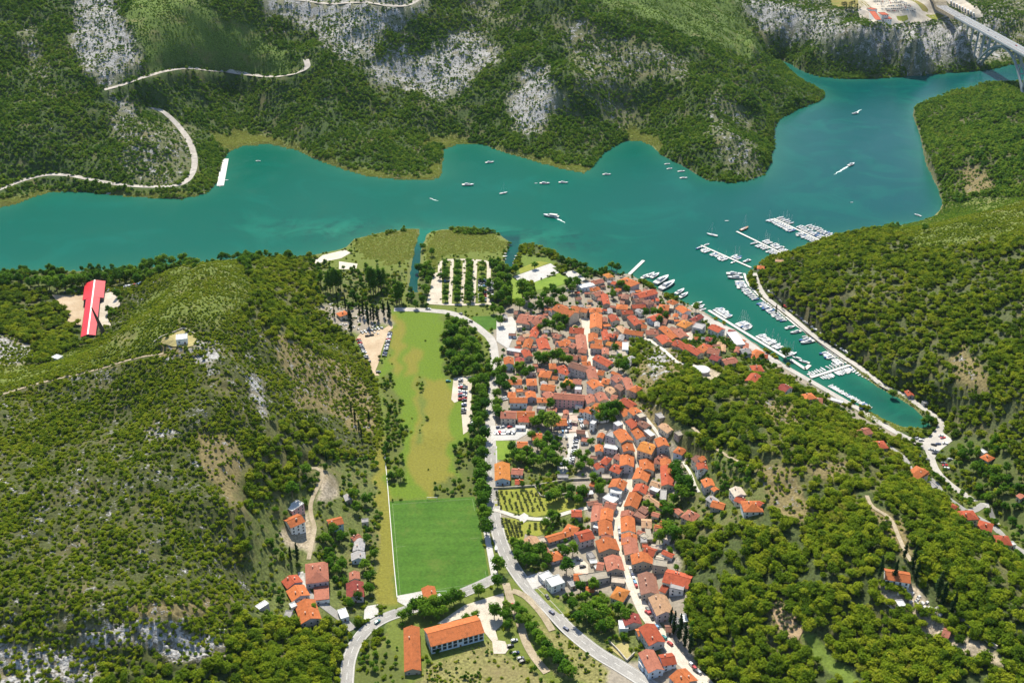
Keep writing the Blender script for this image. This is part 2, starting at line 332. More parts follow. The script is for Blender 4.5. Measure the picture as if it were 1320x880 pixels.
AREAS = [
('farwood',[(-400,-200),(1800,-200),(1800,120),(1310,107),(1233,117),(1177,137),(1216,263),(1147,293),(1000,320),(700,300),(300,310),(-400,340)]),
('farscrub',[(160,-60),(250,0),(300,20),(370,65),(385,92),(340,95),(300,90),(235,86),(190,85),(168,50)]),
('farscrub',[(720,-60),(930,-60),(985,60),(960,75),(905,50),(850,25),(780,12)]),
('farkarst',[(98,-20),(145,-15),(160,30),(172,60),(180,85),(160,100),(140,118),(120,105),(98,85),(88,50)]),
('farkarst',[(330,-40),(560,-40),(545,10),(500,40),(480,80),(440,80),(400,45),(350,15)]),
('farkarst',[(510,75),(545,60),(590,38),(620,48),(650,66),(635,85),(610,100),(600,125),(570,130),(540,120),(510,108),(490,110)]),
('farkarst',[(470,100),(505,60),(525,50),(515,75),(490,110),(480,112)]),
('farkarst',[(672,85),(700,88),(715,105),(740,140),(715,145),(700,165),(680,178),(655,168),(655,130),(668,105)]),
('farmix',[(600,-10),(660,5),(690,40),(640,30),(600,20)]),
('farmix',[(705,25),(760,20),(800,50),(860,60),(900,85),(880,110),(830,95),(800,120),(745,110),(735,70)]),
('farmix',[(905,120),(935,115),(960,150),(985,205),(975,230),(935,225),(915,185)]),
('farmix',[(760,130),(800,125),(850,150),(820,165),(775,160)]),
('farkarst',[(140,125),(165,132),(185,160),(195,195),(230,215),(238,225),(195,234),(175,205),(160,170)]),
('farkarst',[(195,182),(225,190),(240,225),(190,232)]),
('farmix',[(20,35),(45,30),(60,90),(75,130),(60,140),(35,80)]),
('farmix',[(130,140),(250,170),(240,236),(170,236)]),
('farmix',[(945,-30),(1320,-30),(1330,110),(1290,80),(1207,95),(1147,98),(1057,95),(1020,80),(1000,55),(960,25)]),
('cliff',[(950,0),(1010,2),(1075,25),(1110,34),(1210,32),(1240,28),(1300,55),(1290,75),(1230,78),(1190,84),(1150,80),(1060,60),(990,35)]),
('farwood',[(1000,50),(1080,58),(1150,78),(1200,82),(1250,84),(1250,94),(1140,102),(1050,100),(1015,84)]),
('reed',[(263,172),(300,163),(340,175),(385,187),(440,210),(500,223),(553,226),(572,190),(545,185),(545,172),(590,172),(600,182),(653,190),(720,208),(752,215),(752,228),(600,210),(560,240),(440,230),(300,200),(275,185)]),
('reed',[(800,168),(812,160),(838,172),(856,190),(850,205),(815,185)]),
('reed',[(-20,262),(60,242),(80,236),(70,252),(0,275)]),
('reed',[(270,250),(120,256),(130,246),(250,248)]),
# near bank, left hill
('maquis',[(-400,345),(0,345),(150,338),(262,330),(330,325),(400,325),(415,380),(430,420),(475,480),(490,560),(485,640),(470,700),(440,760),(430,880),(430,1000),(-400,1000)]),
('leafy',[(-300,345),(0,345),(60,342),(120,338),(210,335),(262,330),(300,328),(380,330),(405,350),(350,350),(290,345),(255,338),(210,352),(170,365),(95,378),(0,372),(-300,370)]),
('wood',[(-50,370),(60,372),(85,400),(100,420),(110,440),(60,470),(-50,460)]),
('karst',[(-20,420),(20,430),(45,445),(40,470),(0,475),(-20,460)]),
('crest',[(215,345),(300,335),(335,360),(320,390),(290,425),(250,418),(215,425),(190,455),(100,478),(0,503),(-60,510),(-60,480),(60,465),(140,442),(175,400)]),
('openwood',[(330,335),(400,335),(430,420),(400,470),(340,440),(310,390)]),
('dry',[(350,430),(400,450),(440,470),(478,520),(475,560),(440,545),(390,520),(360,480)]),
('dry',[(255,560),(300,560),(330,610),(330,680),(300,650),(262,610)]),
('dry',[(202,442),(232,426),(250,430),(256,444),(235,456),(207,458)]),
('karst',[(250,438),(275,440),(285,460),(275,475),(250,462)]),
('karst',[(180,552),(205,548),(228,556),(225,565),(195,566)]),
('karst',[(325,480),(342,490),(345,540),(330,620),(320,600),(328,540)]),
('openwood',[(330,540),(400,540),(470,600),(480,690),(400,700),(350,760),(300,700),(310,620)]),
('wood',[(310,660),(350,655),(360,700),(380,720),(350,740),(315,730)]),
('karst',[(95,815),(150,805),(210,795),(285,825),(285,845),(230,850),(180,830),(100,840)]),
('karst',[(-20,815),(50,830),(100,850),(180,860),(150,900),(-20,920)]),
('dry',[(165,780),(280,770),(270,790),(180,800)]),
('wood',[(300,780),(380,790),(430,800),(430,900),(120,900),(140,860),(220,862),(290,850)]),
('openwood',[(400,600),(490,590),(490,680),(440,690),(415,640)]),
('garden',[(322,650),(360,640),(420,590),(490,590),(500,780),(440,800),(380,800),(330,790)]),
('bare',[(365,690),(398,660),(406,690),(398,712),(372,708)]),
('bare',[(408,602),(424,616),(436,640),(416,648),(412,625)]),
# valley
('meadow',[(405,320),(530,295),(660,300),(640,480),(635,640),(645,740),(500,800),(450,880),(440,960),(640,960),(800,900),(700,780),(660,740),(500,800),(490,700),(488,560),(478,480),(430,400)]),
('brightgrass',[(497,400),(575,404),(580,500),(597,510),(600,565),(625,600),(632,642),(500,648),(486,640),(488,480),(505,440)]),
('dullgrass',[(531,492),(575,490),(575,570),(590,640),(550,645),(528,600)]),
('dullgrass',[(505,408),(518,408),(514,490),(505,486)]),
('leafy',[(508,555),(519,555),(523,625),(511,628)]),
('leafy',[(566,614),(584,612),(588,640),(568,642)]),
('thicket',[(490,490),(498,485),(499,560),(503,640),(494,640)]),
('dullgrass',[(516,408),(519,408),(517,490),(513,490)]),
('dullgrass',[(527,440),(540,450),(538,490),(526,490)]),
('dullgrass',[(548,500),(554,500),(556,600),(549,600)]),
('meadow',[(536,492),(543,492),(545,570),(537,570)]),
('dullgrass',[(486,560),(500,560),(505,640),(512,780),(487,780)]),
('thicket',[(488,490),(505,480),(508,560),(520,575),(525,610),(500,600),(490,560)]),
('thicket',[(585,575),(605,560),(632,642),(596,644)]),
('thicket',[(556,628),(590,612),(600,644),(560,646)]),
('leafy',[(578,408),(600,412),(622,440),(634,480),(625,490),(575,485),(570,440)]),
('leafy',[(603,480),(634,480),(632,640),(626,660),(612,630),(605,600),(600,540)]),
('dullgrass',[(556,500),(562,500),(562,560),(556,560)]),
('leafy',[(638,470),(652,470),(655,510),(640,520)]),
('thicket',[(455,860),(500,830),(520,880),(520,960),(430,960)]),
('roughfield',[(545,850),(640,830),(655,850),(740,905),(720,960),(540,960),(530,890)]),
('roughfield',[(690,800),(730,820),(800,870),(780,900),(720,870)]),
('reed',[(447,315),(490,298),(523,294),(540,296),(533,325),(520,340),(470,330)]),
('reed',[(547,312),(567,296),(640,298),(656,310),(650,328),(600,322),(560,335),(545,390),(537,372)]),
('leafy',[(538,345),(556,340),(552,395),(535,400),(525,385)]),
('leafy',[(632,335),(655,345),(662,365),(660,400),(635,398)]),
('leafy',[(684,315),(710,328),(735,340),(770,352),(800,356),(790,366),(740,352),(700,335)]),
('leafy',[(680,375),(720,370),(740,380),(720,400),(690,398)]),
('garden',[(400,330),(440,345),(520,350),(520,395),(430,400),(410,370)]),
('lawn',[(662,330),(700,325),(720,345),(690,352),(665,352)]),
('lawn',[(690,365),(722,353),(738,362),(715,375),(690,375)]),
('town',[(412,395),(425,395),(500,395),(508,415),(465,430),(445,425)]),
# town
('town',[(640,400),(720,370),(780,355),(810,352),(860,380),(900,398),(980,446),(1060,500),(1100,525),(1180,568),(1140,562),(1040,500),(985,462),(930,440),(890,438),(850,432),(815,440),(800,470),(815,500),(835,520),(860,550),(885,600),(880,640),(868,700),(885,760),(905,800),(920,880),(940,960),(830,960),(770,840),(700,775),(668,735),(640,680),(632,600)]),
('garden',[(640,575),(735,600),(765,650),(760,690),(700,690),(645,655)]),
('garden',[(820,640),(880,640),(870,700),(850,700)]),
('garden',[(690,770),(790,765),(850,800),(845,850),(800,855),(740,815)]),
('garden',[(650,700),(700,700),(720,735),(690,745),(665,735)]),
('garden',[(900,405),(1000,470),(990,490),(930,450),(890,440)]),
('leafy',[(800,520),(800,545),(785,540),(775,525)]),
# ridge between town and marina
('openwood',[(820,440),(870,455),(900,445),(1000,485),(1060,515),(1150,570),(1250,665),(1340,730),(1400,800),(1400,1000),(900,1000),(900,860),(880,780),(870,700),(888,640),(880,590),(850,540),(820,500),(805,470)]),
('wood',[(850,490),(900,500),(1000,540),(980,600),(900,570),(860,540)]),
('wood',[(890,700),(960,680),(1000,640),(1100,620),(1160,650),(1250,720),(1330,780),(1400,900),(1380,1000),(920,1000),(910,860),(880,780)]),
('garden',[(882,590),(930,585),(1000,640),(980,680),(900,680),(880,640)]),
('dry',[(975,600),(1010,600),(1060,660),(1030,680),(990,650)]),
('dry',[(815,455),(860,440),(880,450),(875,480),(845,500),(825,510)]),
('karst',[(832,448),(856,444),(870,456),(850,470),(838,490),(832,470)]),
('dry',[(820,500),(860,540),(850,560),(820,530)]),
('bare',[(890,470),(920,475),(930,490),(900,492)]),
('dry',[(985,515),(1020,520),(1035,548),(1010,552),(985,530)]),
('dry',[(1040,600),(1090,595),(1085,615),(1050,615)]),
('dry',[(1110,640),(1160,670),(1178,725),(1150,715),(1125,665)]),
('dry',[(988,775),(1010,770),(1035,810),(1030,835),(1000,815)]),
('lawn',[(1025,815),(1040,815),(1075,845),(1110,880),(1085,880),(1045,845)]),
('bare',[(1125,755),(1160,750),(1200,780),(1240,820),(1300,850),(1260,850),(1180,810),(1140,780)]),
# side valley and right hill
('thicket',[(1172,565),(1300,680),(1400,760),(1400,820),(1330,740),(1260,690),(1190,620)]),
('rightwood',[(975,350),(1020,328),(1072,303),(1147,290),(1180,284),(1216,263),(1208,240),(1187,177),(1177,137),(1233,115),(1310,105),(1800,95),(1800,800),(1400,780),(1290,660),(1215,560),(1205,525),(1107,465),(1016,398),(985,372)]),
('darkwood',[(980,345),(1040,322),(1080,350),(1110,400),(1120,450),(1080,452),(1010,395)]),
('leafy',[(1215,565),(1290,570),(1340,640),(1340,720),(1290,670),(1240,620)]),
('dry',[(1215,470),(1240,440),(1265,480),(1280,500),(1250,505)]),
('dry',[(1235,215),(1262,215),(1275,250),(1245,255)]),
('crest',[(1150,292),(1230,262),(1340,250),(1340,300),(1250,310),(1180,318)]),
('reed',[(1097,474),(1130,495),(1158,510),(1182,524),(1202,545),(1200,556),(1160,556),(1110,530),(1120,524),(1165,547),(1190,550),(1192,540),(1175,529),(1150,514),(1120,498)]),
('leafy',[(1215,575),(1240,580),(1280,640),(1262,640),(1225,605)]),
]
RW, RH, OX, OY = 2220, 1240, 430, 140
RAST = np.zeros((RH, RW), np.int16)
def paint(poly, val, arr=RAST):
    a = np.array(poly, float); x0 = int(max(0, a[:,0].min()+OX)); x1 = int(min(RW, a[:,0].max()+OX+2)); y0 = int(max(0, a[:,1].min()+OY)); y1 = int(min(RH, a[:,1].max()+OY+2))
    if x1 <= x0 or y1 <= y0: return
    yy, xx = np.mgrid[y0:y1, x0:x1]
    m = inside([(p[0]+OX, p[1]+OY) for p in poly], xx+.5, yy+.5)
    arr[y0:y1, x0:x1][m] = val
for c, poly in AREAS: paint(poly, CN.index(c))
def cls_at(px, py, jit=4.0, x=None, y=None):
    if x is not None:
        px = px + jit*1.3*(fbm(x/45, y/45, 2, 41)-.5)*2; py = py + jit*.9*(fbm(x/45, y/45, 2, 42)-.5)*2
        px = px + jit*2*(fbm(x/14, y/14, 3, 21)-.5)*1.6; py = py + jit*(fbm(x/14, y/14, 3, 22)-.5)*1.6
    ix = np.clip((px+OX).astype(int), 0, RW-1); iy = np.clip((py+OY).astype(int), 0, RH-1)
    return RAST[iy, ix]
PXT, PYT = project(XG, YG, np.maximum(HG, 0))
CT = cls_at(PXT, PYT, 7.0, XG, YG)
def blur(a, k):
    for ax in (0, 1):
        c = np.cumsum(np.pad(a, [(k+1, k) if i == ax else (0, 0) for i in (0, 1)], mode='edge'), ax)
        a = (np.take(c, range(2*k+1, c.shape[ax]), ax)-np.take(c, range(0, c.shape[ax]-2*k-1), ax))/(2*k+1)
    return a
soil = np.array([CLS[c][0] for c in CN])[CT]; rockv = np.array([CLS[c][1] for c in CN])[CT]
rockv = blur(blur(rockv, 3), 2)*np.where(ROADMASK, 0, 1)
soil = np.stack([blur(soil[..., i], 1) for i in range(3)], -1)
# pale scraped verge beside the cut hill roads, sandy strip at the water line
bank = (SD > -3) & (SD < 3.0)
soil[bank] = soil[bank]*.75 + np.array((.20,.17,.11))*.25
# ------------------------------------------------------------------ terrain mesh
def grid_faces(rows, cols, keep=None):
    i = np.arange(rows-1)[:,None]*cols + np.arange(cols-1)[None]
    q = np.stack([i, i+cols, i+cols+1, i+1], -1).reshape(-1, 4)
    return q if keep is None else q[keep.reshape(-1)]
def fast_mesh(name, co, quads):
    me = bpy.data.meshes.new(name); me.vertices.add(len(co)); me.vertices.foreach_set('co', np.ascontiguousarray(co, np.float32).ravel())
    me.loops.add(quads.size); me.loops.foreach_set('vertex_index', quads.ravel().astype(np.int32))
    me.polygons.add(len(quads)); me.polygons.foreach_set('loop_start', (np.arange(len(quads))*4).astype(np.int32))
    me.update(calc_edges=True); me.validate(); return me
co = np.stack([XG, YG, HG], -1).reshape(-1, 3)
me = fast_mesh('ground', co, grid_faces(*XG.shape)[:, ::-1])
at = me.attributes.new('soil', 'FLOAT_COLOR', 'POINT'); at.data.foreach_set('color', np.concatenate([soil.reshape(-1,3), np.ones((len(co),1))], 1).astype(np.float32).ravel())
at = me.attributes.new('rock', 'FLOAT', 'POINT'); at.data.foreach_set('value', rockv.astype(np.float32).ravel())
me.polygons.foreach_set('use_smooth', [True]*len(me.polygons))
m, nt, b = new_mat('terrain')
g = N(nt, 'ShaderNodeNewGeometry'); sa = N(nt, 'ShaderNodeAttribute', attribute_name='soil'); ra = N(nt, 'ShaderNodeAttribute', attribute_name='rock')
def noise(nt, vec, sc, det=5, rough=.6):
    n = N(nt, 'ShaderNodeTexNoise'); n.inputs['Scale'].default_value = sc; n.inputs['Detail'].default_value = det; n.inputs['Roughness'].default_value = rough
    nt.links.new(vec, n.inputs['Vector']); return n
def math_(nt, op, a, b_=None, clamp=False):
    n = N(nt, 'ShaderNodeMath', operation=op, use_clamp=clamp)
    for i, v in enumerate((a, b_)):
        if v is None: continue
        if isinstance(v, (int, float)): n.inputs[i].default_value = v
        else: nt.links.new(v, n.inputs[i])
    return n.outputs[0]
P_ = g.outputs['Position']
nA = noise(nt, P_, .11, 8, .68); nB = noise(nt, P_, .6, 5, .6); nC = noise(nt, P_, .035, 4)
mn = math_(nt, 'ADD', math_(nt, 'MULTIPLY', nA.outputs['Fac'], .75), math_(nt, 'MULTIPLY', nB.outputs['Fac'], .25))
thr = math_(nt, 'SUBTRACT', .70, math_(nt, 'MULTIPLY', ra.outputs['Fac'], .34))
mk = math_(nt, 'MULTIPLY', math_(nt, 'SUBTRACT', mn, thr), 14, True)
rk = ramp(nt, [(.32, (.09,.085,.075)), (.42, (.29,.28,.265)), (.56, (.44,.43,.415)), (.8, (.56,.55,.54))]); nt.links.new(nB.outputs['Fac'], rk.inputs['Fac'])
sv = N(nt, 'ShaderNodeMapRange'); sv.inputs['From Min'].default_value = .3; sv.inputs['From Max'].default_value = .7; sv.inputs['To Min'].default_value = .45; sv.inputs['To Max'].default_value = 1.6
nt.links.new(nB.outputs['Fac'], sv.inputs['Value'])
s1 = N(nt, 'ShaderNodeMix', data_type='RGBA', blend_type='MULTIPLY'); nt.links.new(math_(nt, 'ADD', .35, math_(nt, 'MULTIPLY', ra.outputs['Fac'], 8), True), s1.inputs[0]); nt.links.new(sa.outputs['Color'], s1.inputs[6]); nt.links.new(sv.outputs['Result'], s1.inputs[7])
s2 = N(nt, 'ShaderNodeMix', data_type='RGBA', blend_type='MIX'); nt.links.new(s1.outputs[2], s2.inputs[6]); s2.inputs[7].default_value = (.20,.16,.08,1)
nt.links.new(math_(nt, 'MULTIPLY', math_(nt, 'SUBTRACT', nC.outputs['Fac'], .52), 3, True), s2.inputs[0])
s3 = N(nt, 'ShaderNodeMix', data_type='RGBA', blend_type='MIX'); nt.links.new(s1.outputs[2], s3.inputs[6]); nt.links.new(s2.outputs[2], s3.inputs[7])
nt.links.new(math_(nt, 'GREATER_THAN', ra.outputs['Fac'], .03), s3.inputs[0])
fx = N(nt, 'ShaderNodeMix', data_type='RGBA', blend_type='MIX'); nt.links.new(mk, fx.inputs[0]); nt.links.new(s3.outputs[2], fx.inputs[6]); nt.links.new(rk.outputs['Color'], fx.inputs[7])
nt.links.new(fx.outputs[2], b.inputs['Base Color']); b.inputs['Roughness'].default_value = .95; b.inputs['Specular IOR Level'].default_value = .15
bp = N(nt, 'ShaderNodeBump'); bp.inputs['Strength'].default_value = .8; bp.inputs['Distance'].default_value = 1.6
nt.links.new(math_(nt, 'MULTIPLY', nB.outputs['Fac'], math_(nt, 'ADD', .25, mk)), bp.inputs['Height']); nt.links.new(bp.outputs['Normal'], b.inputs['Normal'])
me.materials.append(m)
go = put('ground', me); tag(go, 'hills and valley floor of dry soil and pale limestone around the river', kind='structure')
# ------------------------------------------------------------------ water
ws = 2; Xw, Yw, Sw = XG[::ws, ::ws], YG[::ws, ::ws], SD[::ws, ::ws]
kp = np.minimum.reduce([Sw[:-1,:-1], Sw[1:,:-1], Sw[:-1,1:], Sw[1:,1:]]) < 6
q = grid_faces(*Xw.shape, keep=kp)[:, ::-1]
wm = fast_mesh('river', np.stack([Xw, Yw, np.zeros_like(Xw)], -1).reshape(-1, 3), q)
PXW, PYW = project(Xw, Yw, 0*Xw); sh = np.exp(np.minimum(Sw, 0)/16.0)*np.where((PYW > 296) & (PXW > 520) & (PXW < 672), .0, 1)
weed = np.exp(-((PYW-(300+.05*(PXW-500)))/14.0)**2)*np.clip((PXW-260)/150, 0, 1)*np.clip((820-PXW)/80, 0, 1)
weed = weed + np.clip((PXW-1090)/20, 0, 1)*(PYW > 470)*.8
sea = np.clip((PXW-700)/500, 0, 1)*np.clip((380-PYW)/80, 0, 1)
for nm, v in (('shallow', sh), ('weed', np.clip(weed, 0, 1)), ('sea', sea), ('inlet', ((PYW > 303) & (PXW > 520) & (PXW < 672))*1.0+.55*np.clip((PXW-1080)/40, 0, 1)*np.clip((PYW-468)/20, 0, 1))):
    a_ = wm.attributes.new(nm, 'FLOAT', 'POINT'); a_.data.foreach_set('value', v.astype(np.float32).ravel())
m, nt, b = new_mat('river_water'); g = N(nt, 'ShaderNodeNewGeometry'); P_ = g.outputs['Position']
A1 = N(nt, 'ShaderNodeAttribute', attribute_name='shallow'); A2 = N(nt, 'ShaderNodeAttribute', attribute_name='weed'); A3 = N(nt, 'ShaderNodeAttribute', attribute_name='sea')
n1 = noise(nt, P_, .012, 5, .6); n1.inputs['Distortion'].default_value = 1.2; n2 = noise(nt, P_, .05, 5, .65)
def mixc(nt, f, a, b_):
    n = N(nt, 'ShaderNodeMix', data_type='RGBA')
    for i, v in ((0, f), (6, a), (7, b_)):
        if isinstance(v, (int, float)): n.inputs[i].default_value = v
        elif isinstance(v, tuple): n.inputs[i].default_value = (*v, 1)
        else: nt.links.new(v, n.inputs[i])
    return n.outputs[2]
base = mixc(nt, A3.outputs['Fac'], (.001,.086,.058), (.001,.060,.065))
base = mixc(nt, math_(nt, 'MULTIPLY', math_(nt, 'SUBTRACT', n1.outputs['Fac'], .5), 2.5, True), base, (.002,.115,.082))
inl = N(nt, 'ShaderNodeAttribute', attribute_name='inlet')
wd_ = math_(nt, 'MULTIPLY', A2.outputs['Fac'], math_(nt, 'MULTIPLY', math_(nt, 'SUBTRACT', n2.outputs['Fac'], .46), 7, True))
base = mixc(nt, math_(nt, 'MULTIPLY', inl.outputs['Fac'], .7), base, (.006,.045,.045))
base = mixc(nt, math_(nt, 'MULTIPLY', wd_, .75), base, (.006,.045,.04))
base = mixc(nt, math_(nt, 'MULTIPLY', A2.outputs['Fac'], math_(nt, 'MULTIPLY', math_(nt, 'SUBTRACT', n1.outputs['Fac'], .47), 6, True)), base, (.010,.15,.095))
base = mixc(nt, math_(nt, 'MULTIPLY', A1.outputs['Fac'], .55), base, (.03,.14,.085))
nt.links.new(base, b.inputs['Base Color']); b.inputs['Roughness'].default_value = .10; b.inputs['IOR'].default_value = 1.18; b.inputs['Specular IOR Level'].default_value = .25
ws_ = noise(nt, P_, .02, 4, .7); rr_ = N(nt, 'ShaderNodeMapRange'); rr_.inputs['From Min'].default_value = .35; rr_.inputs['From Max'].default_value = .65; rr_.inputs['To Min'].default_value = .05; rr_.inputs['To Max'].default_value = .26
nt.links.new(ws_.outputs['Fac'], rr_.inputs['Value']); nt.links.new(rr_.outputs['Result'], b.inputs['Roughness'])
w1 = noise(nt, P_, .35, 5, .7); bp = N(nt, 'ShaderNodeBump'); bp.inputs['Strength'].default_value = .45; bp.inputs['Distance'].default_value = .6
nt.links.new(w1.outputs['Fac'], bp.inputs['Height']); nt.links.new(bp.outputs['Normal'], b.inputs['Normal'])
wm.materials.append(m); wo = put('river', wm); tag(wo, 'calm teal green river widening into the bay', kind='structure')
# ------------------------------------------------------------------ drapes
from mathutils.geometry import delaunay_2d_cdt
ground_mat('asphalt', (.25,.24,.225), (.34,.325,.30), .08); ground_mat('paleroad', (.36,.34,.31), (.46,.43,.39), .1); ground_mat('paving', (.46,.41,.34), (.56,.50,.42), .15)
ground_mat('rockroad', (.30,.27,.24), (.48,.44,.39), .12); ground_mat('dirt', (.27,.22,.14), (.42,.35,.25), .15); ground_mat('whitepath', (.44,.41,.36), (.56,.52,.45), .15)
def strip(name, ln, w, m, lift=.12, hgt=None, nx=3, parent=None):
    vs = []; fs = []; n = len(ln)
    for i, p in enumerate(ln):
        d = (ln[min(i+1,n-1)]-ln[max(i-1,0)]); d.z = 0; d.normalize(); r = Vector((d.y, -d.x, 0))
        for k in range(nx):
            q = p + r*w*(k/(nx-1)-.5); z = max(p.z, float(height(q.x, q.y)), .6) if hgt is None else hgt
            vs.append((q.x, q.y, z+lift))
    for i in range(n-1):
        for k in range(nx-1): a = i*nx+k; fs.append((a, a+1, a+nx+1, a+nx))
    return put(name, mesh(name, vs, fs, [m]), parent)
def offset_line(ln, o):
    out = []; n = len(ln)
    for i, p in enumerate(ln):
        d = ln[min(i+1,n-1)]-ln[max(i-1,0)]; d.z = 0; d.normalize(); out.append(p+Vector((d.y,-d.x,0))*o)
    return out
lift = .14
mat('line_paint', (.75,.74,.70), .7, .05)
mat('kerb_stone', (.45,.43,.40), .8, .1)
for (nm, mt, lb, wd, px), ln in zip(ROADS, ROADLINES):
    lift += .012
    o = strip(nm, ln, wd, MATS[mt], lift); tag(o, lb, kind='structure')
    if nm in ('main_road', 'side_road'):
        for s in (-1, 1): strip('edge_line', offset_line(ln, s*(wd/2-.45)), .16, MATS['line_paint'], lift+.03, nx=2, parent=o)
        vs, fs = [], []
        for i in range(0, len(ln)-1, 2):
            p, q = ln[i], ln[i+1]; d = (q-p); d.z = 0; d.normalize(); r = Vector((d.y,-d.x,0))*.08
            k = len(vs); z = max(p.z, float(height(p.x,p.y)))+lift+.03; z2 = max(q.z, float(height(q.x,q.y)))+lift+.03
            vs += [(p-r).to_tuple()[:2]+(z,), (p+r).to_tuple()[:2]+(z,), (q+r).to_tuple()[:2]+(z2,), (q-r).to_tuple()[:2]+(z2,)]; fs.append((k,k+1,k+2,k+3))
        put('centre_line', mesh('centre_line', vs, fs, [MATS['line_paint']]), o)
        for s in (-1, 1):
            kb = MB()
            el = offset_line(ln, s*(wd/2+.12))
            for p, q_ in zip(el[:-1], el[1:]): kb.bar((p.x, p.y, p.z+.2), (q_.x, q_.y, q_.z+.2), .28, .22)
            kb.put('kerb', MATS['kerb_stone'], o)
def patch(name, poly, m, lift=.1, res=5.0, label=None, kind='structure', world=False):
    w = [Vector(p) for p in poly] if world else [ground(*p) for p in poly]
    pts = []
    for i in range(len(w)):
        a, c = w[i], w[(i+1) % len(w)]; n = max(1, int((c-a).length/res))
        for k in range(n): t = a.lerp(c, k/n); pts.append((t.x, t.y))
    nb = len(pts); arr = np.array(pts); x0, y0 = arr.min(0); x1, y1 = arr.max(0)
    gx, gy = np.meshgrid(np.arange(x0+res/2, x1, res), np.arange(y0+res/2, y1, res)); gx = gx.ravel(); gy = gy.ravel()
    if len(gx):
        ok = inside(pts, gx, gy) & (seg_dist(pts, gx, gy) > res*.4); pts = pts + list(zip(gx[ok], gy[ok]))
    r = delaunay_2d_cdt([Vector(p) for p in pts], [], [list(range(nb))], 1, 1e-4)
    vs = [(v.x, v.y, max(float(height(v.x, v.y)), .6)+lift) for v in r[0]]
    fs = []
    for f in r[2]:
        a, b2, c = [Vector(vs[i]) for i in f[:3]]
        fs.append(tuple(f) if (b2-a).cross(c-a).z > 0 else tuple(reversed(f)))
    o = put(name, mesh(name, vs, fs, [m]))
    if label: tag(o, label, kind=kind)
    return o
# ------------------------------------------------------------------ foliage
def leaf_mat(name, c1, c2, c3, rnd=.22):
    m, nt, b = new_mat(name); oi = N(nt, 'ShaderNodeObjectInfo'); g = N(nt, 'ShaderNodeNewGeometry')
    n1 = noise(nt, g.outputs['Position'], .9, 2); n0 = noise(nt, g.outputs['Position'], .012, 3)
    r = ramp(nt, [(.22, c1), (.5, c2), (.8, c3), (1.0, (.20,.16,.06))])
    nt.links.new(math_(nt, 'ADD', math_(nt, 'MULTIPLY', oi.outputs['Random'], .55), math_(nt, 'ADD', math_(nt, 'MULTIPLY', n1.outputs['Fac'], .3), math_(nt, 'MULTIPLY', math_(nt, 'SUBTRACT', n0.outputs['Fac'], .35), .7))), r.inputs['Fac'])
    nt.links.new(r.outputs['Color'], b.inputs['Base Color']); b.inputs['Roughness'].default_value = .9; b.inputs['Specular IOR Level'].default_value = .06
    tr = N(nt, 'ShaderNodeBsdfTranslucent'); nt.links.new(r.outputs['Color'], tr.inputs['Color']); mx = N(nt, 'ShaderNodeMixShader'); mx.inputs[0].default_value = .38
    nt.links.new(b.outputs[0], mx.inputs[1]); nt.links.new(tr.outputs[0], mx.inputs[2]); nt.links.new(mx.outputs[0], nt.nodes['Material Output'].inputs['Surface'])
    MATS[name] = m; return m
leaf_mat('pine_leaf', (.06,.115,.008), (.16,.235,.012), (.28,.32,.018))
leaf_mat('far_leaf', (.055,.14,.016), (.13,.24,.02), (.23,.32,.03))
leaf_mat('bush_leaf', (.07,.13,.009), (.175,.245,.013), (.29,.33,.022))
leaf_mat('broad_leaf', (.035,.105,.009), (.08,.18,.012), (.15,.26,.018))
leaf_mat('cypress_leaf', (.012,.035,.012), (.02,.05,.016), (.035,.07,.022))
leaf_mat('olive_leaf', (.06,.085,.03), (.10,.125,.045), (.14,.16,.06))
leaf_mat('reed_leaf', (.17,.23,.03), (.25,.30,.045), (.34,.33,.08))
mat('bark', (.16,.12,.09), .9, .3, 3)
